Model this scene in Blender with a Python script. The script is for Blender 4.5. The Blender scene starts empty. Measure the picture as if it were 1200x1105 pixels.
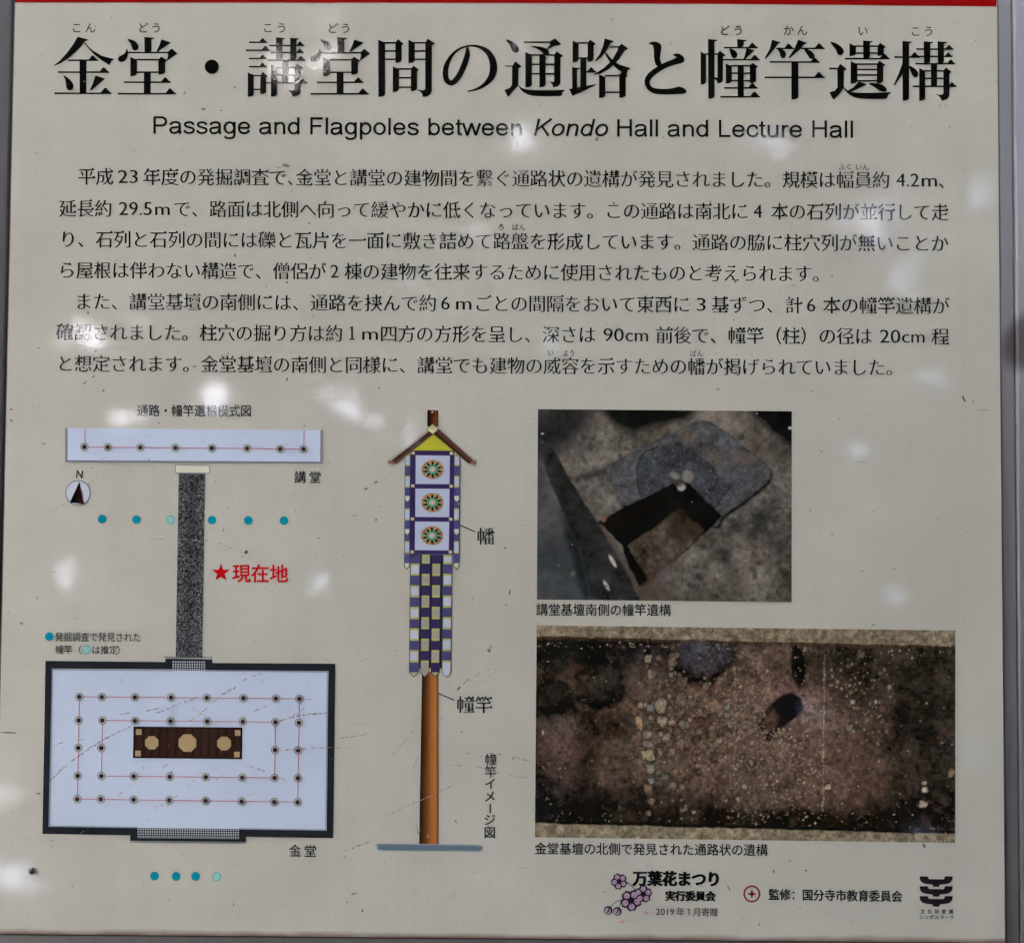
import bpy, math, random
import numpy as np
from mathutils import Matrix, Vector

random.seed(7)
rng = np.random.default_rng(11)
S = bpy.context.scene

# ------------------------------------------------------------------ survey of the photograph
# pose of the sign's plane relative to the camera, fitted to the four corners of the print
F, CX, CY = 1300.0, 600.0, 552.5
RV = np.array([-0.03330378, 0.00703474, 0.00614324])
TV = np.array([-0.00936112, -0.0060889, 1.00270396])
BW, BH = 0.90, 0.84409638          # printed panel, metres


def rodrigues(r):
    a = np.linalg.norm(r)
    k = r / a
    K = np.array([[0, -k[2], k[1]], [k[2], 0, -k[0]], [-k[1], k[0], 0]])
    return np.eye(3) + math.sin(a) * K + (1 - math.cos(a)) * K @ K


RM = rodrigues(RV)
CAMB = -RM.T @ TV                  # camera in panel coordinates (x right, y down, z into panel)


def B(p):
    """measured point(s) of the print -> metres on the panel (x right, y up)"""
    p = np.asarray(p, float).reshape(-1, 2)
    d = np.c_[(p[:, 0] - CX) / F, (p[:, 1] - CY) / F, np.ones(len(p))] @ RM
    s = -CAMB[2] / d[:, 2]
    return np.c_[CAMB[0] + s * d[:, 0], -(CAMB[1] + s * d[:, 1])]


TILT = math.radians(34)
YC = 1.00                          # panel centre above the ground along the frame
ROOT = Matrix.Rotation(math.pi / 2 - TILT, 4, 'X')
FLIP = np.diag([1, -1, -1])

# ------------------------------------------------------------------ camera, sky, sun, exposure
cam = bpy.data.cameras.new('camera')
cam.sensor_width = 36
cam.lens = F / 1200 * 36
cam.clip_start, cam.clip_end = 0.05, 500
co = bpy.data.objects.new('camera', cam)
S.collection.objects.link(co)
cb = FLIP @ CAMB
axes = FLIP @ RM.T @ FLIP          # camera axes (x right, y up, z back) in panel coordinates
M = Matrix.Identity(4)
for i in range(3):
    for j in range(3):
        M[i][j] = axes[i, j]
    M[i][3] = cb[i] + (YC if i == 1 else 0)
co.matrix_world = ROOT @ M
S.camera = co

SUN_EL, SUN_AZ = math.radians(60), math.radians(248)   # high in front of the sign, screened by the crowns: the face is in leaf shade
w = bpy.data.worlds.new('World')
S.world = w
w.use_nodes = True
wn = w.node_tree.nodes
sky = wn.new('ShaderNodeTexSky')
sky.sky_type = 'NISHITA'
sky.sun_disc = False
sky.sun_elevation = SUN_EL
sky.sun_rotation = SUN_AZ
sky.dust_density = 6.0
sky.air_density = 0.8
sky.ozone_density = 0.5
w.node_tree.links.new(sky.outputs[0], wn['Background'].inputs[0])
wn['Background'].inputs[1].default_value = 0.15
sun = bpy.data.lights.new('sun', 'SUN')
sun.energy = 4.0
sun.angle = math.radians(0.5)
sun.color = (1.0, 0.95, 0.88)
so = bpy.data.objects.new('sun', sun)
S.collection.objects.link(so)
sd = Vector((math.sin(SUN_AZ) * math.cos(SUN_EL), math.cos(SUN_AZ) * math.cos(SUN_EL), math.sin(SUN_EL)))
so.rotation_euler = sd.to_track_quat('Z', 'Y').to_euler()
so.location = sd * 20
S.view_settings.view_transform = 'Standard'
S.view_settings.look = 'None'
S.view_settings.gamma = 1
S.view_settings.use_curve_mapping = False
S.view_settings.exposure = 4.48

# ------------------------------------------------------------------ materials
GAIN = 0.68      # a white print would show this (linear) in the shade of the trees


def lin(c):
    c = np.asarray(c, float) / 255
    return np.where(c <= 0.04045, c / 12.92, ((c + 0.055) / 1.055) ** 2.4)


VEIL = 0.012


def alb(c):
    """display colour read off the photograph -> base colour of the ink"""
    return np.clip((lin(c) - VEIL) / GAIN, 0.004, 0.9)


mats = {}


def nn(nt, t, **kw):
    n = nt.nodes.new(t)
    for k, v in kw.items():
        setattr(n, k, v)
    return n


def laminate(name, rgb=None, mottle=0.06, attr=False, paper=False):
    """ink or paper under the sign's glossy, slightly orange-peeled film"""
    if name in mats:
        return mats[name]
    m = bpy.data.materials.new(name)
    m.use_nodes = True
    nt = m.node_tree
    L = nt.links.new
    bs = nt.nodes['Principled BSDF']
    tc = nn(nt, 'ShaderNodeTexCoord')
    if attr:
        a = nn(nt, 'ShaderNodeVertexColor')
        a.layer_name = 'ink'
        L(a.outputs[0], bs.inputs['Base Color'])
    else:
        n1 = nn(nt, 'ShaderNodeTexNoise')
        n1.inputs['Scale'].default_value = 9
        n1.inputs['Detail'].default_value = 8
        n1.inputs['Roughness'].default_value = 0.65
        L(tc.outputs['Object'], n1.inputs['Vector'])
        mx = nn(nt, 'ShaderNodeMix', data_type='RGBA')
        c = np.asarray(rgb)
        mx.inputs['A'].default_value = (*(c * (1 - mottle)), 1)
        mx.inputs['B'].default_value = (*np.clip(c * (1 + mottle), 0, 1), 1)
        mr = nn(nt, 'ShaderNodeMapRange')
        mr.inputs['From Min'].default_value = 0.3
        mr.inputs['From Max'].default_value = 0.7
        L(n1.outputs[0], mr.inputs[0])
        L(mr.outputs[0], mx.inputs['Factor'])
        out = mx.outputs['Result']
        if paper:
            # fine grime specks, faint warm blotches and the brown stain creeping up from the lower edge
            n2 = nn(nt, 'ShaderNodeTexNoise')
            n2.inputs['Scale'].default_value = 260
            n2.inputs['Detail'].default_value = 3
            L(tc.outputs['Object'], n2.inputs['Vector'])
            r2 = nn(nt, 'ShaderNodeMapRange')
            r2.inputs['From Min'].default_value = 0.64
            r2.inputs['From Max'].default_value = 0.80
            r2.inputs['To Max'].default_value = 0.5
            L(n2.outputs[0], r2.inputs[0])
            m2 = nn(nt, 'ShaderNodeMix', data_type='RGBA')
            L(r2.outputs[0], m2.inputs['Factor'])
            L(out, m2.inputs['A'])
            m2.inputs['B'].default_value = (*alb((112, 104, 92)), 1)
            out = m2.outputs['Result']
            n3 = nn(nt, 'ShaderNodeTexNoise')
            n3.inputs['Scale'].default_value = 3.5
            n3.inputs['Detail'].default_value = 5
            L(tc.outputs['Object'], n3.inputs['Vector'])
            r3 = nn(nt, 'ShaderNodeMapRange')
            r3.inputs['From Min'].default_value = 0.42
            r3.inputs['From Max'].default_value = 0.7
            r3.inputs['To Max'].default_value = 0.75
            L(n3.outputs[0], r3.inputs[0])
            m3 = nn(nt, 'ShaderNodeMix', data_type='RGBA')
            L(r3.outputs[0], m3.inputs['Factor'])
            L(out, m3.inputs['A'])
            m3.inputs['B'].default_value = (*alb((160, 157, 147)), 1)
            out = m3.outputs['Result']
            # dust run down the face in faint streaks
            mps = nn(nt, 'ShaderNodeMapping')
            mps.inputs['Scale'].default_value = (46, 2.2, 1)
            L(tc.outputs['Object'], mps.inputs[0])
            n5 = nn(nt, 'ShaderNodeTexNoise')
            n5.inputs['Scale'].default_value = 1.4
            n5.inputs['Detail'].default_value = 5
            L(mps.outputs[0], n5.inputs['Vector'])
            r5 = nn(nt, 'ShaderNodeMapRange')
            r5.inputs['From Min'].default_value = 0.5
            r5.inputs['From Max'].default_value = 0.78
            r5.inputs['To Max'].default_value = 0.2
            L(n5.outputs[0], r5.inputs[0])
            m5 = nn(nt, 'ShaderNodeMix', data_type='RGBA')
            L(r5.outputs[0], m5.inputs['Factor'])
            L(out, m5.inputs['A'])
            m5.inputs['B'].default_value = (*alb((152, 149, 138)), 1)
            out = m5.outputs['Result']
            sp = nn(nt, 'ShaderNodeSeparateXYZ')
            L(tc.outputs['Object'], sp.inputs[0])
            mp = nn(nt, 'ShaderNodeMapping')
            mp.inputs['Scale'].default_value = (9, 40, 1)
            L(tc.outputs['Object'], mp.inputs[0])
            n4 = nn(nt, 'ShaderNodeTexNoise')
            n4.inputs['Scale'].default_value = 2.2
            n4.inputs['Detail'].default_value = 6
            L(mp.outputs[0], n4.inputs['Vector'])
            ad = nn(nt, 'ShaderNodeMath', operation='MULTIPLY_ADD')
            L(n4.outputs[0], ad.inputs[0])
            ad.inputs[1].default_value = -0.008
            L(sp.outputs['Y'], ad.inputs[2])
            r4 = nn(nt, 'ShaderNodeMapRange')
            r4.inputs['From Min'].default_value = -BH / 2 + 0.0012
            r4.inputs['From Max'].default_value = -BH / 2 - 0.0036
            r4.inputs['To Max'].default_value = 0.8
            L(ad.outputs[0], r4.inputs[0])
            m4 = nn(nt, 'ShaderNodeMix', data_type='RGBA')
            L(r4.outputs[0], m4.inputs['Factor'])
            L(out, m4.inputs['A'])
            m4.inputs['B'].default_value = (*alb((92, 66, 58)), 1)
            out = m4.outputs['Result']
        L(out, bs.inputs['Base Color'])
    # film: fine orange peel under slow waviness
    b1 = nn(nt, 'ShaderNodeTexNoise')
    b1.inputs['Scale'].default_value = 340
    b1.inputs['Detail'].default_value = 1
    b2 = nn(nt, 'ShaderNodeTexNoise')
    b2.inputs['Scale'].default_value = 28
    b2.inputs['Detail'].default_value = 3
    L(tc.outputs['Object'], b1.inputs['Vector'])
    L(tc.outputs['Object'], b2.inputs['Vector'])
    bp1 = nn(nt, 'ShaderNodeBump')
    bp1.inputs['Strength'].default_value = 1
    bp1.inputs['Distance'].default_value = 0.000017
    bp2 = nn(nt, 'ShaderNodeBump')
    bp2.inputs['Strength'].default_value = 1
    bp2.inputs['Distance'].default_value = 0.00002
    L(b1.outputs[0], bp1.inputs['Height'])
    L(b2.outputs[0], bp2.inputs['Height'])
    L(bp1.outputs[0], bp2.inputs['Normal'])
    L(bp2.outputs[0], bs.inputs['Coat Normal'])
    bs.inputs['Roughness'].default_value = 0.45
    bs.inputs['Specular IOR Level'].default_value = 0.0
    bs.inputs['Coat Weight'].default_value = 1.0
    bs.inputs['Coat Roughness'].default_value = 0.05
    bs.inputs['Coat IOR'].default_value = 1.5
    mats[name] = m
    return m


def ink(c):
    """laminated ink of a display colour; one material per colour"""
    if isinstance(c, str):
        c = NAMED[c]
    return laminate('ink %d %d %d' % tuple(c), alb(c), 0.05)


NAMED = dict(black=(22, 23, 25), text=(40, 40, 41), softtext=(48, 48, 49), caption=(36, 37, 42), red=(130, 8, 20), bright_red=(172, 26, 38),
             teal=(24, 124, 140), lightteal=(126, 178, 174), floor=(170, 181, 198), wall=(44, 46, 50), purple=(58, 50, 86),
             blue=(74, 75, 112), white=(160, 167, 186), greyw=(160, 158, 152), lime=(158, 158, 92), leafline=(62, 76, 66),
             brown=(88, 62, 46), grey=(112, 116, 122), linered=(166, 74, 92), tan=(152, 132, 100), dark=(38, 34, 36), altar=(54, 42, 39),
             yellow=(164, 164, 58), cream=(184, 181, 166), ring=(116, 122, 118), green=(70, 142, 104), pink=(186, 150, 142),
             orange=(168, 124, 92), petal=(152, 130, 146), plum=(46, 38, 56), maroon=(118, 46, 52), palepink=(176, 132, 150),
             dirt=(112, 101, 90), scratch=(130, 122, 113), darkdirt=(84, 73, 64), ground=(92, 106, 120))


def metal(name, rgb, rough, metallic=0.85, painted_reflection=None):
    m = bpy.data.materials.new(name)
    m.use_nodes = True
    nt = m.node_tree
    L = nt.links.new
    bs = nt.nodes['Principled BSDF']
    tc = nn(nt, 'ShaderNodeTexCoord')
    mp = nn(nt, 'ShaderNodeMapping')
    mp.inputs['Scale'].default_value = (60, 3, 60)
    L(tc.outputs['Object'], mp.inputs[0])
    n = nn(nt, 'ShaderNodeTexNoise')
    n.inputs['Scale'].default_value = 6
    n.inputs['Detail'].default_value = 6
    L(mp.outputs[0], n.inputs['Vector'])
    mx = nn(nt, 'ShaderNodeMix', data_type='RGBA')
    L(n.outputs[0], mx.inputs['Factor'])
    c = np.asarray(rgb)
    mx.inputs['A'].default_value = (*(c * 0.85), 1)
    mx.inputs['B'].default_value = (*(c * 1.12), 1)
    out = mx.outputs['Result']
    if painted_reflection is not None:  # soft dark reflection, blended into the base colour
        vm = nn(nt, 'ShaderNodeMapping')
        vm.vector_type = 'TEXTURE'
        vm.inputs['Location'].default_value = (painted_reflection[0], painted_reflection[1], 0)
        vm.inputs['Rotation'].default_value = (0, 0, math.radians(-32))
        vm.inputs['Scale'].default_value = (painted_reflection[2], painted_reflection[3], 10)
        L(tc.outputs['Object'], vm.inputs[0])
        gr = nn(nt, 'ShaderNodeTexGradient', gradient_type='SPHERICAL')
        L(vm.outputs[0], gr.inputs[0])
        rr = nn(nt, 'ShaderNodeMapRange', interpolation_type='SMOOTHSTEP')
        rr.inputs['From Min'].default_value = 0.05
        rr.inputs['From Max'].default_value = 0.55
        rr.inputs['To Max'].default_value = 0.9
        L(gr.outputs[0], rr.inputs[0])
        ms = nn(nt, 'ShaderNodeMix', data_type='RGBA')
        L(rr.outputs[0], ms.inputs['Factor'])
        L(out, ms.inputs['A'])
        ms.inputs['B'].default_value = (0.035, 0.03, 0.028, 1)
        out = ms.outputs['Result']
    L(out, bs.inputs['Base Color'])
    bs.inputs['Metallic'].default_value = metallic
    bs.inputs['Roughness'].default_value = rough
    b = nn(nt, 'ShaderNodeBump')
    b.inputs['Distance'].default_value = 0.0002
    b.inputs['Strength'].default_value = 0.4
    L(n.outputs[0], b.inputs['Height'])
    L(b.outputs[0], bs.inputs['Normal'])
    return m


# ------------------------------------------------------------------ object helpers
root = bpy.data.objects.new('information_board', None)
S.collection.objects.link(root)
root.matrix_world = ROOT
root['label'] = 'weathered cream information board with Japanese text, plans and photographs in a grey metal frame'
root['category'] = 'sign'


def link(name, me, parent, kind=None, label=None):
    o = bpy.data.objects.new(name, me)
    S.collection.objects.link(o)
    o.parent = parent
    if parent is root:
        o.location = (0, YC, 0)
    if kind:
        o['kind'] = kind
    if label:
        o['label'] = label
    return o


LAYER = 0.00012


class Print:
    """flat shapes printed on the panel: polygons in survey units, each with an ink and a layer"""

    def __init__(s):
        s.v, s.f, s.m, s.ms, s.n = [], [], [], [], 0

    def mi(s, mat):
        if mat not in s.ms:
            s.ms.append(mat)
        return s.ms.index(mat)

    def poly(s, pts, c='black', z=2):
        s.n += 1
        b = B(pts)
        zz = (z + 0.16 * (s.n % 5)) * LAYER
        i0 = len(s.v)
        s.v += [(x, y, zz) for x, y in b]
        a = sum(b[i][0] * b[(i + 1) % len(b)][1] - b[(i + 1) % len(b)][0] * b[i][1] for i in range(len(b)))
        idx = list(range(i0, len(s.v)))
        s.f.append(idx if a > 0 else idx[::-1])
        s.m.append(s.mi(ink(c)))

    def tris(s, pts, faces, c='black', z=2):
        s.n += 1
        b = B(pts)
        zz = (z + 0.16 * (s.n % 5)) * LAYER
        i0 = len(s.v)
        s.v += [(x, y, zz) for x, y in b]
        k = s.mi(ink(c))
        for f in faces:
            s.f.append([i0 + q for q in f])
            s.m.append(k)

    def line(s, p, q, wd, c='black', z=2):
        p, q = np.array(p, float), np.array(q, float)
        d = (q - p) / (np.linalg.norm(q - p) + 1e-9) * wd / 2
        n = np.array([-d[1], d[0]])
        s.poly([p + n, q + n, q - n, p - n], c, z)

    def quad(s, pts, c, z=2):
        s.poly(pts, c, z)

    def circle(s, cx, cy, rx, c, z=2, ry=None, n=24, a0=0.0):
        ry = rx if ry is None else ry
        s.poly([(cx + rx * math.cos(a0 + 2 * math.pi * k / n), cy + ry * math.sin(a0 + 2 * math.pi * k / n)) for k in range(n)], c, z)

    def ring(s, cx, cy, r, wd, c, z=2, n=28):
        for k in range(n):
            a, b = 2 * math.pi * k / n, 2 * math.pi * (k + 1) / n
            ro, ri = r + wd / 2, r - wd / 2
            s.tris([(cx + ro * math.cos(a), cy + ro * math.sin(a)), (cx + ro * math.cos(b), cy + ro * math.sin(b)),
                    (cx + ri * math.cos(b), cy + ri * math.sin(b)), (cx + ri * math.cos(a), cy + ri * math.sin(a))], [(3, 2, 1, 0)], c, z)
            s.n -= 1

    def stroke(s, pts, wds, c='black', z=2, n=8):
        """smooth stroke of varying width along a Catmull-Rom centre line"""
        P = smooth(pts, n, False)
        W = np.interp(np.linspace(0, len(wds) - 1, len(P)), range(len(wds)), wds)
        T = np.gradient(P, axis=0)
        T /= np.linalg.norm(T, axis=1)[:, None] + 1e-9
        N = np.c_[-T[:, 1], T[:, 0]]
        a, b = P + N * W[:, None] / 2, P - N * W[:, None] / 2
        k = len(P)
        s.tris(np.r_[a, b], [(i, i + 1, k + i + 1, k + i) for i in range(k - 1)], c, z)

    def build(s, name, parent, **kw):
        me = bpy.data.meshes.new(name)
        me.from_pydata(s.v, [], s.f)
        for m in s.ms:
            me.materials.append(m)
        me.polygons.foreach_set('material_index', s.m)
        me.update()
        return link(name, me, parent, **kw)


def smooth(pts, n=6, closed=True):
    P = np.array(pts, float)
    k = len(P)
    out = []
    for i in range(k if closed else k - 1):
        if closed:
            p0, p1, p2, p3 = P[(i - 1) % k], P[i], P[(i + 1) % k], P[(i + 2) % k]
        else:
            p0, p1, p2, p3 = P[max(i - 1, 0)], P[i], P[i + 1], P[min(i + 2, k - 1)]
        for t in np.arange(n) / n:
            out.append(0.5 * ((2 * p1) + (p2 - p0) * t + (2 * p0 - 5 * p1 + 4 * p2 - p3) * t * t + (3 * p1 - p0 - 3 * p2 + p3) * t ** 3))
    if not closed:
        out.append(P[-1])
    return np.array(out)


# ------------------------------------------------------------------ lettering
_cache = {}


def glyph(s):
    if s in _cache:
        return _cache[s]
    c = bpy.data.curves.new('g', 'FONT')
    c.body = s
    c.size = 1
    c.resolution_u = 3
    o = bpy.data.objects.new('g', c)
    S.collection.objects.link(o)
    dg = bpy.context.evaluated_depsgraph_get()
    me = bpy.data.meshes.new_from_object(o.evaluated_get(dg))
    v = np.array([(q.co.x, q.co.y) for q in me.vertices]).reshape(-1, 2)
    f = []
    for p in me.polygons:
        q = list(p.vertices)
        a = sum(v[q[i]][0] * v[q[(i + 1) % len(q)]][1] - v[q[(i + 1) % len(q)]][0] * v[q[i]][1] for i in range(len(q)))
        f.append(q if a > 0 else q[::-1])
    bpy.data.objects.remove(o)
    bpy.data.curves.remove(c)
    bpy.data.meshes.remove(me)
    _cache[s] = (v, f)
    return _cache[s]


def reweight(s, a, b, uroko):
    """shift outlines: a thickens upright strokes, b level ones; uroko adds the little triangles of Mincho type"""
    key = (s, a, b, uroko)
    if key in _cache:
        return _cache[key]
    v, f = glyph(s)
    ed = {}
    for q in f:
        for i in range(len(q)):
            ed[(q[i], q[(i + 1) % len(q)])] = 1
    bd = [e for e in ed if (e[1], e[0]) not in ed]
    nxt, prv = {}, {}
    for e in bd:
        nxt[e[0]] = e[1]
        prv[e[1]] = e[0]

    def nrm(p, q):
        d = v[q] - v[p]
        l = np.linalg.norm(d) + 1e-9
        return np.array([d[1], -d[0]]) / l, l
    o = v.copy()
    for i in nxt:
        if i not in prv:
            continue
        n1, _ = nrm(prv[i], i)
        n2, _ = nrm(i, nxt[i])
        d1 = a * n1[0] ** 2 + b * n1[1] ** 2
        d2 = a * n2[0] ** 2 + b * n2[1] ** 2
        A = np.array([n1, n2])
        if abs(np.linalg.det(A)) > 0.35:
            m = np.linalg.solve(A, [d1, d2])
        else:
            m = n1 + n2
            m = m / (np.linalg.norm(m) + 1e-9) * (d1 + d2) / 2
        o[i] += m
    f2 = list(f)
    ex = []
    if uroko:
        for (p, q) in bd:
            n, l = nrm(p, q)
            if n[0] > 0.97 and 0.02 < l < 0.11 and p in prv and q in nxt:
                n0, l0 = nrm(prv[p], p)
                n3, l3 = nrm(q, nxt[q])
                if n0[1] < -0.95 and n3[1] > 0.95 and l0 > 0.06 and l3 > 0.1:
                    x, y = o[q]
                    k = len(o) + len(ex)
                    ex += [(x - 0.16, y - 0.012), (x + 0.022, y - 0.03), (x - 0.06, y + 0.092)]
                    f2.append([k, k + 1, k + 2])
    if ex:
        o = np.r_[o, np.array(ex)]
    _cache[key] = (o, f2)
    return _cache[key]


STY = dict(medium=(0.018, 0.016, False), mincho=(0.008, -0.014, True), sans=(0.006, 0.006, False), light=(0.0, -0.004, False), bold=(0.025, 0.02, False),
           heavy=(0.06, 0.038, False), lserif=(0.006, -0.010, False), latin=(0.003, 0.003, False))


def run(P, s, x0, y0, x1, y1, em, sty='mincho', c='text', z=2):
    """full-width characters in equal cells from x0 to x1, cell centres at y0..y1"""
    n = len(s)
    a, b, u = STY[sty]
    pitch = (x1 - x0) / n
    for i, ch in enumerate(s):
        if ch in ' \u3000':
            continue
        v, f = reweight(ch, a, b, u)
        ex = min(em, pitch * 1.02)
        X = x0 + pitch * i + (pitch - ex) / 2 + v[:, 0] * ex
        Y = y0 + (y1 - y0) * (i + 0.5) / n - (v[:, 1] - 0.38) * em
        P.tris(np.c_[X, Y], f, c, z)


def word(P, s, x0, y0, x1, y1, em, sty='latin', c='text', z=2, shear=0.0):
    """a word fitted from x0 to x1, its base line running y0 to y1"""
    a, b, u = STY[sty]
    v, f = reweight(s, a, b, u)
    lo, hi = v[:, 0].min(), v[:, 0].max()
    t = (v[:, 0] - lo) / (hi - lo)
    X = x0 + (x1 - x0) * t + shear * v[:, 1] * em
    Y = y0 + (y1 - y0) * t - v[:, 1] * em
    P.tris(np.c_[X, Y], f, c, z)


# ------------------------------------------------------------------ panel and frame
def strip_mesh(name, pts, faces, mat, parent, **kw):
    me = bpy.data.meshes.new(name)
    me.from_pydata(pts, [], faces)
    for m in (mat if isinstance(mat, list) else [mat]):
        me.materials.append(m)
    me.update()
    return link(name, me, parent, **kw)


paper = laminate('cream laminated print', alb((167, 166, 156)), 0.08, paper=True)
edge = bpy.data.materials.new('dark maroon panel edge')
edge.use_nodes = True
_b = edge.node_tree.nodes['Principled BSDF']
_b.inputs['Roughness'].default_value = 0.6
_nt = edge.node_tree
_n = nn(_nt, 'ShaderNodeTexNoise')
_n.inputs['Scale'].default_value = 90
_m = nn(_nt, 'ShaderNodeMix', data_type='RGBA')
_m.inputs['A'].default_value = (0.012, 0.006, 0.008, 1)
_m.inputs['B'].default_value = (0.07, 0.022, 0.026, 1)
_nt.links.new(_n.outputs[0], _m.inputs['Factor'])
_nt.links.new(_m.outputs['Result'], _b.inputs['Base Color'])

hw, hh = BW / 2, BH / 2
TOPX = 0.030                         # the red band runs on above the picture
r0 = [(-hw, -hh), (hw, -hh), (hw, hh + TOPX), (-hw, hh + TOPX)]
g, dz = 0.0024, 0.0035
r1 = [(-hw - g, -hh - g), (hw + g, -hh - g), (hw + g, hh + TOPX + g), (-hw - g, hh + TOPX + g)]
V = [(x, y, 0) for x, y in r0] + [(x, y, -dz) for x, y in r1]
Fc = [(0, 1, 2, 3)] + [(i, i + 4, (i + 1) % 4 + 4, (i + 1) % 4) for i in range(4)] + [(7, 6, 5, 4)]
panel = strip_mesh('panel', V, Fc, [paper, edge], root)
panel.data.polygons.foreach_set('material_index', [0, 1, 1, 1, 1, 1])

P = Print()
P.poly([(17.3, 3.4), (400, 3.6), (600, 4.0), (800, 4.9), (1000, 6.4), (1167.8, 8.2), (1167.5, -36), (17.6, -36)], 'red', 1)
P.build('red_band', panel)


def tube(name, x0, x1, z0, z1, y0, y1, r, mat):
    """upright rounded box section, along the panel's long direction"""
    prof = []
    for cx, cz, a0 in ((x1 - r, z1 - r, 0), (x0 + r, z1 - r, 90), (x0 + r, z0 + r, 180), (x1 - r, z0 + r, 270)):
        for k in range(7):
            a = math.radians(a0 + 15 * k)
            prof.append((cx + r * math.cos(a), cz + r * math.sin(a)))
    n = len(prof)
    V = [(x, y0, z) for x, z in prof] + [(x, y1, z) for x, z in prof]
    Fc = [((i + 1) % n, i, n + i, n + (i + 1) % n) for i in range(n)] + [tuple(range(n)), tuple(range(2 * n - 1, n - 1, -1))]
    o = strip_mesh(name, V, Fc, mat, root)
    for p in o.data.polygons:
        p.use_smooth = len(p.vertices) == 4
    return o


mp_ = metal('worn grey post with painted reflection', (0.185, 0.182, 0.192), 0.5, 0.25, painted_reflection=(B([(1206, 398)])[0][0], B([(1203, 398)])[0][1], 0.028, 0.040))  # right post, with a dark reflection painted into its colour
mplate = metal('grey backing plate', (0.24, 0.235, 0.24), 0.5, 0.4)
xr = B([(1198, 500)])[0][0]
xr = B([(1192.5, 500)])[0][0]
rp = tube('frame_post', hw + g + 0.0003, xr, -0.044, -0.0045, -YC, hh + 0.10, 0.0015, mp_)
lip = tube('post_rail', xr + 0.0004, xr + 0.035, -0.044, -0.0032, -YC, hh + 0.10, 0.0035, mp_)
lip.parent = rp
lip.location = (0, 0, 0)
tube('frame_post', -xr - 0.03, -hw - g - 0.0003, -0.044, -0.0045, -YC, hh + 0.10, 0.0045, metal('grey post with painted shade', (0.022, 0.0225, 0.0225), 0.75, 0.0))  # left post: its dimmer reflections are put into a darker base colour
# plate behind the print, seen as a thin strip under its lower edge
strip_mesh('back_plate', [(x, y, z) for z in (-0.030, -0.006) for x, y in ((-hw + 0.001, -hh - 0.06), (hw - 0.001, -hh - 0.06), (hw - 0.001, hh + 0.05), (-hw + 0.001, hh + 0.05))],
           [(4, 5, 6, 7), (3, 2, 1, 0), (0, 1, 5, 4), (1, 2, 6, 5), (2, 3, 7, 6), (3, 0, 4, 7)], mplate, root)

# ------------------------------------------------------------------ title, drawn stroke by stroke
T = Print()
title = link('title_lettering', None, root)
ZO = [0, 0, 1]


def flush():
    global T
    if T.v:
        T.build('title_characters', title)
    T = Print()


def frame(x, y, s):
    flush()
    ZO[:] = [x, y, s]


def pt(pts):
    return [(ZO[0] + a / ZO[2], ZO[1] + b / ZO[2]) for a, b in pts]


def pg(*p):
    T.poly(pt(p))


def blob(*p):
    T.poly(smooth(pt(p), 5))


def H(x0, x1, y, ur=0, t=13.5):
    T.poly(pt([(x0, y - t / 2), (x1, y - t / 2), (x1, y + t / 2), (x0, y + t / 2)]))
    if ur:
        T.poly(pt([(x1 - 88 * ur, y), (x1 - 52 * ur, y - 43 * ur), (x1 - 40 * ur, y - 40 * ur), (x1 + 2, y + t / 2), (x1 - 60 * ur, y + t / 2)]))


def Vs(x0, x1, y0, y1, kind='serif'):
    w_ = x1 - x0
    bot = [(x1, y1 - 22), (x1 - 8, y1 - 10), (x1 - 0.45 * w_, y1 - 2), (x0, y1)]
    if kind == 'serif':
        T.poly(pt([(x0 - 3, y0), (x1 + 26, y0 + 7), (x1 + 22, y0 + 15), (x1, y0 + 22)] + bot))
    elif kind == 'box':
        T.poly(pt([(x0, y0), (x0 + 0.5 * w_, y0 + 16), (x1, y0 + 25)] + bot))
    elif kind == 'plain':
        T.poly(pt([(x0, y0), (x1, y0)] + bot))
    else:
        T.poly(pt([(x0, y0), (x1, y0), (x1, y1), (x0, y1)]))


def Vr(x0, x1, y0, y1, yh):
    """right side of a box: shouldered at the top"""
    w_ = x1 - x0
    T.poly(pt([(x0, yh), (x0 + 0.4 * w_, y0), (x1 + 16, yh + 6), (x1 + 12, yh + 14), (x1, yh + 20), (x1, y1 - 20), (x1 - 8, y1 - 9),
               (x1 - 0.5 * w_, y1), (x0, y1 + 2)]))


def kin(dx=0, dy=0):
    pg((310, 177), (400, 203), (393, 211), (372, 216), (340, 262), (290, 312), (225, 368), (155, 412), (95, 434), (152, 388), (212, 322), (265, 250), (298, 196))
    pg((372, 222), (400, 262), (440, 298), (520, 345), (632, 374), (605, 390), (588, 427), (520, 385), (450, 330), (400, 275), (364, 225))
    H(222, 488, 384, 1)
    Vs(325, 385, 384, 678, 'bar')
    H(135, 585, 488, 1)
    blob((185, 517), (240, 553), (270, 598), (265, 636), (236, 648), (212, 630), (206, 590), (198, 550))
    pg((465, 517), (550, 545), (430, 648), (416, 645), (440, 590))
    H(105, 606, 674, 1.15)


def dou():
    blob((748, 198), (810, 215), (842, 255), (835, 290), (805, 298), (788, 278), (775, 240))
    Vs(897, 957, 180, 318, 'serif')
    pg((1045, 200), (1128, 228), (1112, 240), (1014, 308), (1000, 305), (1025, 255))
    H(745, 1110, 316)
    blob((740, 280), (750, 305), (750, 340), (735, 376), (705, 398), (674, 394), (662, 372), (675, 350), (712, 330), (732, 305))
    pg((1095, 314), (1135, 281), (1186, 325), (1165, 338), (1090, 392), (1104, 340))
    Vs(772, 830, 353, 522, 'box')
    H(825, 1022, 378)
    Vr(1018, 1078, 350, 508, 378)
    H(825, 1022, 488, 0, 13)
    Vs(890, 950, 488, 680, 'bar')
    H(716, 1126, 576, 1)
    H(662, 1172, 677, 1.1)


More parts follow.
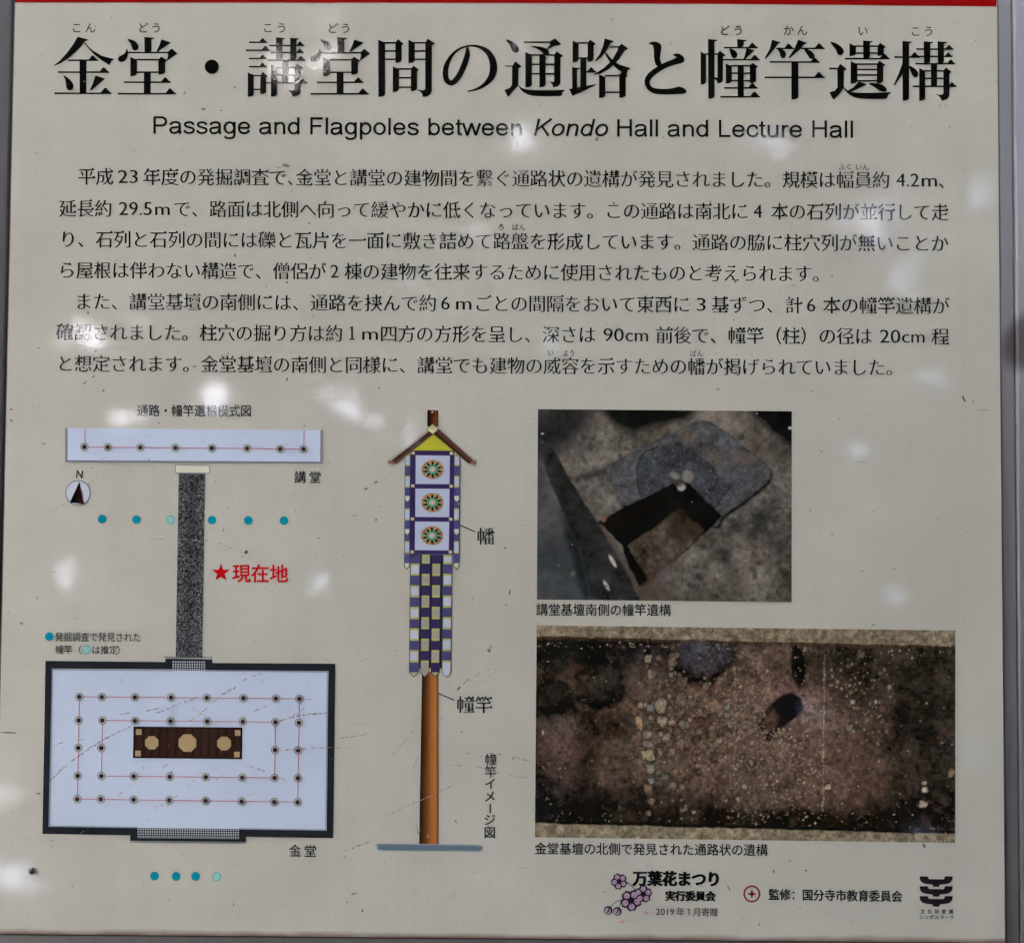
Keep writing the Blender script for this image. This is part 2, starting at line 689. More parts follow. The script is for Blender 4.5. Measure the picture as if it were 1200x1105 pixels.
def you(bx, ky):
    pass


frame(50, 20, 7.5)
kin()
dou()
T.circle(248.3, 78.7, 8.3, 'black')
frame(280, 30, 8.571)
H(102, 283, 172, 0.95, 14)
H(70, 313, 252, 0.98, 14)
H(100, 281, 335, 0.9, 14)
H(100, 279, 417, 0.9, 14)
Vs(90, 150, 473, 718, 'box')
H(145, 222, 507, 0, 14)
Vr(215, 275, 468, 690, 507)
H(145, 222, 645, 0, 14)
H(305, 658, 205, 0.95, 14)
Vs(375, 437, 124, 352, 'serif')
Vs(518, 578, 128, 352, 'serif')
H(318, 653, 275, 0.9, 14)
H(290, 670, 353, 1, 14)
Vs(437, 498, 353, 578, 'bar')
Vs(322, 383, 395, 718, 'box')
H(380, 565, 424, 0, 14)
pg((560, 424), (585, 384), (648, 430), (640, 438), (622, 444), (622, 660), (612, 690), (580, 711), (542, 718), (530, 685), (510, 665), (483, 655), (540, 657), (560, 645))
H(380, 565, 500, 0, 14)
H(275, 686, 579, 0.95, 13)
frame(50 + 225.9, 20.2, 7.5)
dou()
frame(430, 30, 7.5)
Vs(100, 160, 126, 630, 'box')
for y in (155, 228, 300):
    H(155, 255, y)
    H(415, 518, y)
Vr(250, 305, 122, 330, 155)
Vs(365, 420, 128, 333, 'box')
pg((513, 155), (535, 119), (598, 162), (590, 170), (572, 175), (570, 580), (556, 608), (522, 627), (492, 631), (485, 603), (468, 582), (438, 567), (500, 573), (513, 560))
Vs(228, 282, 360, 587, 'box')
Vr(387, 440, 354, 578, 385)
for y in (385, 462, 545):
    H(278, 392, y)
T.stroke(pt([(882, 192), (884, 215), (882, 262), (855, 350), (815, 435), (775, 488), (737, 508), (700, 480), (690, 420), (702, 350), (745, 268), (815, 208), (900, 182), (980, 190), (1055, 230), (1102, 305),
             (1112, 390), (1088, 465), (1030, 525), (960, 563), (882, 582)]),
         [q / 7.5 for q in (6, 28, 48, 52, 50, 46, 44, 48, 50, 44, 28, 17, 14, 24, 44, 60, 66, 56, 34, 18, 8)])
frame(580, 30, 7.5)
blob((97, 127), (155, 148), (205, 192), (207, 232), (176, 243), (150, 222), (132, 178))
H(90, 160, 360, 0, 10)
pg((150, 362), (178, 318), (235, 363), (225, 372), (208, 378), (205, 530), (180, 560), (150, 590), (118, 632), (104, 612), (83, 570), (130, 553), (150, 525))
blob((203, 525), (240, 553), (300, 567), (400, 571), (520, 571), (614, 570), (592, 590), (582, 620), (520, 624), (400, 625), (320, 618), (265, 598), (228, 568))
H(255, 500, 150, 0)
pg((475, 147), (528, 116), (583, 168), (565, 176), (520, 185), (470, 212), (452, 207), (486, 172))
blob((316, 185), (390, 188), (450, 205), (475, 232), (470, 254), (430, 257), (410, 235), (360, 204))
Vs(267, 325, 234, 547, 'box')
H(320, 525, 263)
pg((520, 263), (540, 229), (600, 270), (592, 278), (577, 284), (575, 510), (560, 535), (512, 549), (504, 522), (478, 495), (512, 500), (520, 490))
Vs(390, 445, 255, 547, 'plain')
H(320, 525, 345)
H(320, 525, 427)
Vs(682, 735, 134, 327, 'box')
H(730, 820, 157)
Vr(815, 868, 128, 320, 157)
H(730, 820, 290)
Vs(750, 803, 290, 560, 'bar')
H(800, 890, 411, 0.95)
Vs(680, 722, 370, 565, 'serif')
pg((652, 562), (740, 545), (895, 517), (880, 530), (760, 587), (705, 610), (680, 623))
pg((965, 117), (1045, 140), (1036, 150), (1018, 158), (985, 220), (935, 282), (885, 318), (877, 313), (918, 260), (948, 190))
H(1005, 1095, 192)
pg((1085, 190), (1113, 163), (1170, 205), (1162, 214), (1142, 222), (1092, 300), (1000, 387), (930, 425), (862, 440), (955, 378), (1030, 308), (1075, 225))
pg((968, 232), (1020, 292), (1090, 345), (1192, 378), (1166, 400), (1155, 442), (1080, 390), (1010, 325), (972, 265))
Vs(915, 970, 430, 639, 'box')
H(965, 1095, 445)
Vr(1092, 1150, 410, 637, 440)
H(965, 1095, 590)
frame(740, 30, 7.5)
blob((150, 163), (182, 147), (222, 148), (255, 168), (263, 200), (256, 250), (252, 300), (265, 345), (240, 368), (212, 345), (198, 290), (196, 220), (185, 178))
blob((365, 262), (395, 250), (432, 258), (460, 285), (464, 315), (440, 334), (385, 347), (300, 376), (222, 425), (177, 465), (160, 502), (172, 537), (212, 555), (290, 560), (360, 554),
     (415, 540), (458, 553), (483, 577), (465, 600), (400, 606), (290, 610), (205, 602), (152, 575), (121, 530), (116, 480), (142, 430), (200, 382), (285, 332), (350, 306), (395, 282))
frame(810, 30, 7.5)
Vs(150, 205, 122, 647, 'serif')
Vs(82, 130, 230, 523, 'box')
H(125, 240, 255)
pg((230, 255), (250, 224), (301, 264), (293, 272), (280, 277), (278, 485), (262, 506), (232, 513), (226, 492), (203, 469), (230, 466))
H(200, 235, 466)
Vs(405, 462, 124, 197, 'serif')
H(288, 584, 198, 1)
blob((336, 208), (383, 223), (405, 255), (395, 285), (370, 292), (350, 268))
pg((485, 200), (558, 222), (545, 232), (475, 300), (460, 300), (475, 250))
H(280, 605, 304, 1)
Vs(303, 357, 335, 514, 'box')
H(352, 520, 357)
Vr(515, 570, 330, 508, 357)
H(352, 520, 422)
H(352, 520, 488)
Vs(408, 462, 357, 630, 'bar')
H(290, 584, 552, 1)
H(255, 605, 629, 1.05)
pg((710, 128), (785, 152), (776, 160), (762, 166), (735, 205), (655, 297), (645, 292), (690, 210))
H(745, 903, 205, 1)
blob((758, 207), (802, 213), (830, 240), (830, 273), (808, 292), (785, 278), (776, 243))
pg((940, 128), (1018, 158), (1008, 165), (993, 171), (960, 212), (865, 290), (853, 287), (905, 210))
H(965, 1173, 205, 1.05)
blob((990, 207), (1050, 225), (1082, 262), (1080, 285), (1050, 298), (1025, 268))
H(692, 1128, 324, 0.95)
H(645, 1173, 459, 1.1)
Vs(880, 942, 324, 654, 'plain')
frame(965, 30, 7.5)
blob((60, 149), (120, 165), (170, 208), (175, 245), (150, 263), (125, 255), (105, 213))
H(50, 130, 381)
pg((120, 383), (145, 340), (206, 386), (198, 394), (180, 398), (178, 548), (150, 592), (90, 655), (74, 636), (50, 590), (100, 575), (122, 545))
blob((175, 540), (210, 573), (260, 590), (360, 595), (480, 593), (592, 591), (568, 613), (552, 644), (470, 648), (370, 647), (295, 640), (240, 618), (197, 580))
Vs(228, 285, 158, 272, 'box')
H(280, 480, 185)
Vr(475, 530, 155, 268, 185)
H(280, 480, 246)
Vs(350, 408, 135, 297, 'serif')
H(188, 582, 294, 1.05)
Vs(238, 297, 315, 514, 'box')
H(292, 475, 343)
Vr(468, 525, 313, 510, 343)
for y in (390, 438, 490):
    H(292, 475, y)
pg((310, 495), (382, 520), (365, 530), (290, 565), (235, 587), (212, 577), (265, 545))
blob((398, 511), (480, 513), (535, 538), (558, 568), (540, 585), (500, 580), (450, 547))
Vs(695, 752, 139, 664, 'serif')
H(622, 848, 281, 1)
pg((697, 285), (690, 345), (658, 430), (615, 527), (625, 530), (688, 440), (715, 400))
blob((743, 352), (800, 380), (830, 415), (826, 450), (800, 461), (775, 430), (757, 385))
H(815, 1143, 211, 0.85)
Vs(883, 938, 142, 340, 'serif')
Vs(1005, 1058, 142, 340, 'serif')
H(825, 1133, 275, 0.8)
H(805, 1158, 339, 0.85)
Vs(943, 998, 339, 538, 'bar')
Vs(840, 893, 374, 665, 'box')
H(888, 1058, 402)
pg((1053, 402), (1075, 371), (1125, 411), (1117, 418), (1108, 424), (1106, 620), (1090, 648), (1040, 666), (1028, 640), (1010, 620), (983, 607), (1038, 612), (1053, 600))
H(888, 1058, 468)
H(785, 1168, 538, 0.85)
flush()

P = Print()
for s, x0, x1, y in (('こん', 82, 114, 33), ('どう', 160, 191, 33), ('こう', 306, 338, 33), ('どう', 382, 413, 33.5), ('どう', 841, 873, 36),
                     ('かん', 916, 948, 36), ('い', 1003, 1019, 36.5), ('こう', 1065, 1096, 37)):
    P = Print()
    run(P, s, x0, y, x1, y + 0.3, 13.2, 'sans', 'softtext')
    P.build('furigana', title)

GL = {'P': (.667, [[(.125, 0), (.125, .716)], 's', [(.125, .676), (.38, .676), (.51, .645), (.57, .51), (.51, .375), (.38, .338), (.125, .338)]]),
      'a': (.556, ['s', [(.075, .375), (.13, .45), (.27, .485), (.40, .45), (.437, .36), (.437, .13), (.455, .05), (.485, 0)], 's', [(.437, .295), (.28, .265), (.12, .235), (.075, .14), (.13, .05), (.23, .03), (.36, .075), (.437, .19)]]),
      's': (.5, ['s', [(.43, .37), (.37, .455), (.25, .482), (.12, .45), (.09, .375), (.15, .305), (.27, .265), (.39, .22), (.425, .14), (.37, .06), (.25, .033), (.12, .06), (.06, .155)]]),
      'g': (.556, ['o', (.265, .265, .185, .22), 's', [(.455, .519), (.455, .2), (.455, 0), (.43, -.11), (.36, -.165), (.25, -.178), (.13, -.155), (.085, -.08)]]),
      'e': (.556, [[(.085, .262), (.475, .262)], 's', [(.472, .265), (.455, .36), (.40, .44), (.28, .483), (.15, .44), (.085, .33), (.085, .2), (.14, .085), (.28, .035), (.41, .075), (.47, .165)]]),
      'n': (.556, [[(.11, 0), (.11, .519)], 's', [(.11, .30), (.14, .41), (.28, .478), (.40, .44), (.445, .33), (.445, .2), (.445, 0)]]),
      'd': (.556, [[(.445, 0), (.445, .716)], 'o', (.262, .258, .185, .225)]), 'b': (.556, [[(.11, 0), (.11, .716)], 'o', (.293, .258, .185, .225)]),
      'p': (.556, [[(.11, -.2), (.11, .519)], 'o', (.293, .258, .185, .225)]), 'F': (.611, [[(.125, 0), (.125, .716)], [(.085, .676), (.565, .676)], [(.125, .36), (.51, .36)]]),
      'l': (.222, [[(.11, 0), (.11, .716)]]), 'o': (.556, ['o', (.277, .258, .2, .225)]), 't': (.278, ['s', [(.13, .66), (.13, .4), (.13, .2), (.14, .08), (.2, .04), (.265, .042)], [(.015, .482), (.26, .482)]]),
      'w': (.722, [[(.03, .519), (.195, .0)], [(.195, .0), (.36, .519)], [(.36, .519), (.525, .0)], [(.525, .0), (.69, .519)]]),
      'K': (.667, [[(.12, 0), (.12, .716)], [(.60, .716), (.13, .25)], [(.28, .42), (.625, 0)]]), 'H': (.722, [[(.125, 0), (.125, .716)], [(.60, 0), (.60, .716)], [(.125, .385), (.60, .385)]]),
      'L': (.556, [[(.12, 0), (.12, .716)], [(.085, .042), (.52, .042)]]), 'c': (.5, ['s', [(.455, .345), (.39, .45), (.27, .483), (.14, .43), (.085, .32), (.085, .2), (.14, .085), (.27, .035), (.40, .07), (.465, .19)]]),
      'u': (.556, ['s', [(.11, .519), (.11, .35), (.11, .18), (.155, .07), (.27, .038), (.39, .08), (.445, .2)], [(.445, .519), (.445, 0)]]),
      'r': (.333, [[(.11, 0), (.11, .519)], 's', [(.11, .31), (.15, .42), (.22, .473), (.32, .468)]]), ' ': (.278, [])}


def grotesque(P, s, x0, y0, x1, y1, em, wt=0.088, shear=0.0, c='black'):
    """plain sans letters drawn as even strokes"""
    tot = sum(GL[q][0] for q in s)
    k = (x1 - x0) / tot
    x = 0
    for q in s:
        adv, parts = GL[q]
        mode = None
        for it in parts:
            if isinstance(it, str):
                mode = it
                continue
            if mode == 'o':
                a = np.linspace(0, 2 * math.pi, 25)
                pl = np.c_[it[0] + it[2] * np.cos(a), it[1] + it[3] * np.sin(a)]
            elif mode == 's':
                pl = smooth(it, 5, False)
            else:
                pl = np.array(it, float)
            mode = None
            X = x0 + (x + pl[:, 0] + shear * pl[:, 1]) * k
            Y = y0 + (y1 - y0) * x / tot - pl[:, 1] * em
            m = len(X)
            pp_ = np.c_[X, Y]
            T_ = np.gradient(pp_, axis=0)
            T_ /= np.linalg.norm(T_, axis=1)[:, None] + 1e-9
            N_ = np.c_[-T_[:, 1], T_[:, 0]] * (wt * em / 2)
            N_[:, 1] *= 0.9
            P.tris(np.r_[pp_ + N_, pp_ - N_], [(i, i + 1, m + i + 1, m + i) for i in range(m - 1)], c, 2)
        x += adv


P = Print()
grotesque(P, 'Passage and Flagpoles between ', 177.5, 157.0, 622, 159.6, 27.9, 0.1)
grotesque(P, 'Kondo', 623.5, 159.6, 712, 160.2, 27.9, 0.1, shear=0.21)
grotesque(P, ' Hall and Lecture Hall', 712.5, 160.2, 1001.5, 161.9, 27.9, 0.1)
P.build('subtitle_lettering', root)

# ------------------------------------------------------------------ body text
P = Print()
EM = 21.9


def row(y, yr, parts):
    """y at x=70 and yr at x=1110"""
    for s, x0, x1 in parts:
        ya = y + (yr - y) * (x0 - 70) / 1040
        yb = y + (yr - y) * (x1 - 70) / 1040
        if ord(s[0]) < 256:
            word(P, s, x0, ya + 7.6, x1, yb + 7.6, 22.4, 'lserif')
        else:
            run(P, s, x0, ya, x1, yb, EM)


row(207.0, 211.6, [('平成', 91, 133.4), ('23', 138.5, 161.5), ('年度の発掘調査で', 167.5, 336.5), ('、', 336, 357),
                   ('金堂と講堂の建物間を繋ぐ通路状の遺構が発見されました。規模は幅員約', 346.3, 1043), ('4.2', 1050, 1077), ('m', 1080, 1098), ('、', 1099, 1120)])
row(244.4, 249.0, [('延長約', 69, 131.6), ('29.5', 139.6, 178), ('m', 182, 199), ('で、路面は北側へ向って緩やかに低くなっています。この通路は南北に', 203, 877),
                   ('4', 883, 893), ('本の石列が並行して走', 903, 1112)])
row(280.4, 285.4, [('り、石列と石列の間には礫と瓦片を一面に敷き詰めて', 69.5, 577.5), ('路盤を形成しています。', 577.5, 811), ('通路の脇に柱穴列が無いことか', 811, 1112)])
row(316.6, 321.6, [('ら屋根は伴わない構造で、僧侶が', 68, 382.5), ('2', 387.5, 397), ('棟の建物を往来するために使用されたものと考えられます。', 403.5, 973)])
row(353.2, 358.6, [('また、講堂基壇の南側には、通路を挟んで約', 87.5, 512), ('6', 517, 527), ('m', 534.5, 552.5), ('ごとの間隔をおいて東西に', 555.5, 809), ('3', 816.5, 827),
                   ('基ずつ、計', 833, 941), ('6', 945.5, 955.5), ('本の幢竿遺構が', 964, 1113)])
row(389.2, 394.6, [('確認されました。柱穴の掘り方は約', 65.5, 402), ('m', 424.5, 443), ('四方の方形を呈し、深さは', 445, 698.5), ('90', 707, 731), ('cm', 733, 759.5),
                   ('前後で、幢竿（柱）の径は', 768, 1022.5), ('20', 1031, 1055), ('cm', 1057, 1083.5), ('程', 1091, 1112.5)])
row(426.0, 431.0, [('と想定されます。金堂基壇の南側と同様に、講堂でも建物の威容を示すための幡が掲げられていました。', 66, 1059)])
P.poly([(411.6, 383.2), (413.6, 382.2), (413.6, 398.3), (411.6, 398.3)], 'text')
P.poly([(409.2, 384.6), (412, 382.9), (412, 384.2), (409.4, 385.4)], 'text')
P.poly([(409.2, 397.2), (416, 397.2), (416, 398.4), (409.2, 398.4)], 'text', 3)
body = P.build('body_text', root)
P = Print()
for s, x0, x1, y in (('ふく', 982.5, 999, 196), ('いん', 1002, 1018.5, 196.3), ('ろ', 583, 591.5, 266), ('ばん', 600, 616, 266.4), ('い', 641.5, 649, 413.6),
                     ('よう', 659.5, 674, 413.8), ('ばん', 808.5, 824, 414.4)):
    P = Print()
    run(P, s, x0, y, x1, y, 8.6, 'sans', 'softtext')
    P.build('furigana', body)

# ------------------------------------------------------------------ plan of the two halls
s3 = 3.3333


def za(*p):
    return [(40 + a / s3, 460 + b / s3) for a, b in p]


def zb(*p):
    return [(40 + a / s3, 730 + b / s3) for a, b in p]


def column_proto():
    q = Print()
    q.ring(0, 0, 4.6, 0.8, 'ring', 7)
    q.circle(0, 0, 3.0, 'dark', 8, n=14)
    return q


def columns(pts, parent):
    proto = None
    for (x, y) in pts:
        c0 = B([(x, y)])[0]
        if proto is None:
            q = Print()
            q.ring(x, y, 4.5, 0.9, (104, 110, 106), 7, n=18)
            q.circle(x, y, 3.8, (160, 158, 158), 6.2, n=14)
            q.circle(x, y, 2.7, (62, 50, 50), 8.5, n=14)
            o = q.build('column', parent)
            me = o.data
            for v in me.vertices:
                v.co.x -= c0[0]
                v.co.y -= c0[1]
            o.location = (c0[0], c0[1], 0)
            proto = o
        else:
            o = proto.copy()
            S.collection.objects.link(o)
            o.location = (c0[0], c0[1], 0)


# lecture hall (upper, cut off)
P = Print()
P.quad(za((130, 139), (1119, 147), (1119, 272), (130, 266)), 'floor', 2)
hall = P.build('hall_plan', root, label='cut-off upper hall plan with one row of columns')
P = Print()
P.quad(za((121, 140), (131, 140), (131, 272), (121, 272)), 'grey', 3)
P.quad(za((131, 264), (1118, 270), (1118, 278), (131, 272)), 'grey', 3)
P.quad(za((1118, 147), (1127, 147), (1127, 278), (1118, 278)), 'grey', 3)
for k in range(26):
    y = 144 + 4.7 * k
    P.quad(za((121, y), (126, y), (126, y + 1.6), (121, y + 1.6)), 'greyw', 5)
    P.quad(za((1122.5, y + 7), (1127, y + 7), (1127, y + 8.6), (1122.5, y + 8.6)), 'greyw', 5)
P.build('wall', hall)
P = Print()
cx = [198, 289, 416, 553, 695, 833, 962, 1053]
P.line(*za((200, 213), (1053, 221)), 0.8, 'linered', 4)
P.line(*za((200, 140), (199, 213)), 0.8, 'linered', 4)
P.line(*za((1055, 147), (1054, 221)), 0.8, 'linered', 4)
P.build('grid_line', hall)
columns(za(*[(x, 213 + 8 * (x - 198) / 855) for x in cx]), hall)
P = Print()
P.quad(za((551, 281), (688, 284), (688, 317), (551, 315)), 'grey', 2)
P.quad(za((554, 284), (685, 287), (685, 314), (554, 312)), 'cream', 3)
P.build('porch', hall)
P = Print()
run(P, '講', 344.5, 559, 359, 559, 15, 'sans', 'caption')
run(P, '堂', 362, 559.2, 376.5, 559.4, 15, 'sans', 'caption')
P.build('caption_lettering', hall)

# main hall (lower)
P = Print()
P.quad(zb((70, 178), (1150, 187), (1143, 809), (57, 794)), 'floor', 2)
mh = P.build('hall_plan', root, label='large lower hall plan with a dark wall and an altar')
P = Print()
P.quad(zb((45, 147), (540, 152), (540, 180), (70, 177)), 'wall', 3)
P.quad(zb((670, 155), (1177, 158), (1150, 187), (670, 183)), 'wall', 3)
P.quad(zb((1177, 158), (1168, 838), (1143, 809), (1150, 187)), 'wall', 3)
P.quad(zb((1168, 838), (802, 833), (802, 804), (1143, 809)), 'wall', 3)
P.quad(zb((33, 822), (57, 794), (404, 799), (404, 828)), 'wall', 3)
P.quad(zb((45, 147), (70, 177), (57, 794), (33, 822)), 'wall', 3)
P.quad(zb((513, 138), (697, 141), (697, 158), (513, 156)), 'wall', 4)
P.quad(zb((376, 826), (404, 826), (404, 838), (828, 842), (828, 853), (376, 849)), 'wall', 4)
P.quad(zb((802, 831), (828, 831), (828, 844), (802, 843)), 'wall', 4)
for a, b in (((74, 181), (540, 185)), ((670, 186), (1147, 190)), ((1146, 190), (1140, 806)), ((62, 791), (404, 796)), ((802, 801), (1140, 806)), ((73, 181), (61, 791))):
    P.line(*zb(a, b), 1.1, (118, 132, 142), 5)
P.build('wall', mh)


def stair(x0, y0, x1, y1, nx, ny, dots, parent):
    q = Print()
    q.quad(zb((x0, y0), (x1, y0 + (x1 - x0) * .009), (x1, y1 + (x1 - x0) * .009), (x0, y1)), (58, 62, 70), 5)
    for i in range(nx):
        for j in range(ny):
            x = x0 + (x1 - x0) * (i + 0.5) / nx
            y = y0 + (y1 - y0) * (j + 0.5) / ny + (x - x0) * 0.009
            d = 2.5
            q.quad(zb((x - d, y - d), (x + d, y - d), (x + d, y + d), (x - d, y + d)), (172, 180, 186), 7)
    for i in range(dots[0]):
        x = dots[1] + (dots[2] - dots[1]) * (i + 0.5) / dots[0]
        y = dots[3] + (x - dots[1]) * 0.009
        q.quad(zb((x - 2.6, y - 2.4), (x + 2.6, y - 2.4), (x + 2.6, y + 2.4), (x - 2.6, y + 2.4)), dots[4], 7)
    q.build('stair', parent)


stair(540, 146, 670, 184, 14, 4, (22, 508, 698, 132, (70, 72, 78)), mh)
stair(405, 799, 802, 836, 44, 4, (54, 376, 828, 853, (70, 84, 84)), mh)
P = Print()
rows = [[(178, 287), (266, 288), (395, 289), (536, 290), (676, 291), (818, 292), (945, 294), (1037, 295)],
        [(176, 379), (1035, 388)], [(174, 486), (1032, 496)], [(172, 595), (1031, 604)],
        [(170, 686), (262, 686), (390, 688), (529, 690), (671, 692), (811, 695), (939, 697), (1030, 698)],
        [(268, 379), (395, 381), (534, 382), (677, 383), (816, 384), (943, 386)], [(264, 487), (942, 494)],
        [(264, 596), (390, 597), (531, 599), (672, 600), (814, 602), (940, 603)]]
for a, b in (((178, 287), (1037, 295)), ((170, 686), (1030, 698)), ((178, 287), (170, 686)), ((1037, 295), (1030, 698)),
             ((268, 379), (943, 386)), ((264, 596), (940, 603)), ((268, 379), (264, 596)), ((943, 386), (940, 603))):
    P.line(*zb(a, b), 0.75, 'linered', 4)
P.build('grid_line', mh)
columns(zb(*[p for r in rows for p in r]), mh)
P = Print()
P.quad(zb((389, 403), (814, 407), (812, 530), (387, 526)), 'dark', 4)
P.quad(zb((393, 408), (810, 411), (808, 525), (391, 521)), 'altar', 5)
for k in range(26):
    x = 396 + 16 * k
    P.line(*zb((x, 410), (x - 1, 523)), 0.5, (70, 50, 46) if k % 2 else (48, 34, 33), 6)
alt = P.build('altar', mh)
P = Print()
for x, y, r in ((461, 466, 28), (600, 467, 37), (743, 469, 29)):
    c = zb((x, y))[0]
    P.circle(c[0], c[1], r / s3, 'tan', 8, n=8, a0=math.pi / 8)
for x, y in ((410, 424), (796, 428), (407, 508), (793, 512)):
    P.quad(zb((x - 11, y - 11), (x + 11, y - 11), (x + 11, y + 11), (x - 11, y + 11)), 'tan', 8)
P.build('pedestal', mh)
P = Print()
run(P, '金', 338.5, 996.3, 353, 996.3, 15.4, 'sans', 'caption')
run(P, '堂', 356, 996.6, 371.5, 996.8, 15.4, 'sans', 'caption')
P.build('caption_lettering', mh)

# north arrow
P = Print()
c = za((172, 392))[0]
P.circle(c[0], c[1], 14.8, 'plum', 2, n=40)
P.circle(c[0], c[1], 14.0, (172, 180, 190), 3, n=40)
na = P.build('north_arrow', root)
P = Print()
P.poly(za((178, 348), (140, 430), (195, 435)), 'black', 5)
P.poly(za((178, 350), (172, 432), (195, 434)), (52, 22, 28), 7)
P.build('needle', na)
P = Print()
word(P, 'N', 89.2, 560.2, 96.6, 560.4, 13.4, 'latin', 'caption', shear=0.12)
P.build('letter', na)

# flagpole markers
proto = {}
marks = [(x, y, 'teal') for x, y in za((266, 494), (400, 496), (695, 498), (837, 499), (976, 500))] + [(*za((533, 497))[0], 'lightteal')]
marks += [(x, y, 'teal') for x, y in zb((471, 987), (555, 988), (631, 988))] + [(*zb((714, 989))[0], 'lightteal')]
marks += [(58, 745.8, 'teal'), (101.4, 761.2, 'lightteal')]
for x, y, k in marks:
    c0 = B([(x, y)])[0]
    if k not in proto:
        P = Print()
        if k == 'lightteal':
            P.circle(x, y, 5.1, (66, 146, 148), 2)
            P.circle(x, y, 4.3, 'lightteal', 3.2)
        else:
            P.circle(x, y, 5.1, 'teal', 2)
        o = P.build('pole_marker', root)
        for v in o.data.vertices:
            v.co.x -= c0[0]
            v.co.y -= c0[1]
        proto[k] = o
    else:
        o = proto[k].copy()
        S.collection.objects.link(o)
    if k == 'lightteal':
        o['label'] = 'pale teal marker dot'
    o.location = (c0[0], YC + c0[1], 0)

# star and "you are here"
P = Print()
sx, sy = 259, 671
P.poly([(sx + (11.3 if k % 2 == 0 else 4.6) * math.sin(k * math.pi / 5), sy - (11.3 if k % 2 == 0 else 4.6) * math.cos(k * math.pi / 5)) for k in range(10)], 'bright_red', 2)
star = P.build('location_star', root)
P = Print()
run(P, '現在地', 272, 671.5, 338, 672, 22.4, 'medium', 'bright_red')
P.build('lettering', star)
P = Print()
run(P, '通路・幢竿遺構模式図', 160.5, 481, 295, 481.6, 14.8, 'sans', 'caption')
P.build('plan_caption', root)
P = Print()
run(P, '発掘調査で発見された', 64.5, 746, 165.5, 746.6, 11.4, 'sans', 'softtext')
run(P, '幢竿', 65, 761, 85, 761, 11.2, 'sans', 'softtext')
run(P, '（', 85.5, 761, 96, 761, 11.2, 'sans', 'softtext')
run(P, 'は推定', 107.5, 761.2, 138.5, 761.3, 11.2, 'sans', 'softtext')
run(P, '）', 137, 761.3, 148, 761.4, 11.2, 'sans', 'softtext')
P.build('legend_lettering', root)


# ------------------------------------------------------------------ printed pictures: fine grids carrying the ink colours
def blur(a, r):
    if r < 1:
        return a
    for ax in (0, 1):
        for _ in range(2):
            p = np.pad(a, [(r + 1, r) if i == ax else (0, 0) for i in range(a.ndim)], mode='edge')
            cs = np.cumsum(p, axis=ax)
            n = a.shape[ax]
            hi = np.take(cs, range(2 * r + 1, 2 * r + 1 + n), axis=ax)
            lo = np.take(cs, range(0, n), axis=ax)
            a = (hi - lo) / (2 * r + 1)
    return a


def vnoise(h, w_, cell, sd):
    r = np.random.default_rng(sd)
    gh, gw = int(h / cell) + 3, int(w_ / cell) + 3
    g_ = r.random((gh, gw))
    y, x = np.arange(h) / cell, np.arange(w_) / cell
    iy, ix = y.astype(int), x.astype(int)
    fy, fx = (y - iy)[:, None], (x - ix)[None, :]
    fy, fx = fy * fy * (3 - 2 * fy), fx * fx * (3 - 2 * fx)
    A, Bq, C_, D = g_[iy][:, ix], g_[iy][:, ix + 1], g_[iy + 1][:, ix], g_[iy + 1][:, ix + 1]
    return (A * (1 - fx) + Bq * fx) * (1 - fy) + (C_ * (1 - fx) + D * fx) * fy


def fbm(h, w_, cell, sd, octv=5, gain=0.6):
    t, amp, s = 0, 1, 0
    for o_ in range(octv):
        if cell < 1:
            break
        t = t + amp * vnoise(h, w_, cell, sd + o_)
        s += amp
        amp *= gain
        cell /= 2
    return t / s


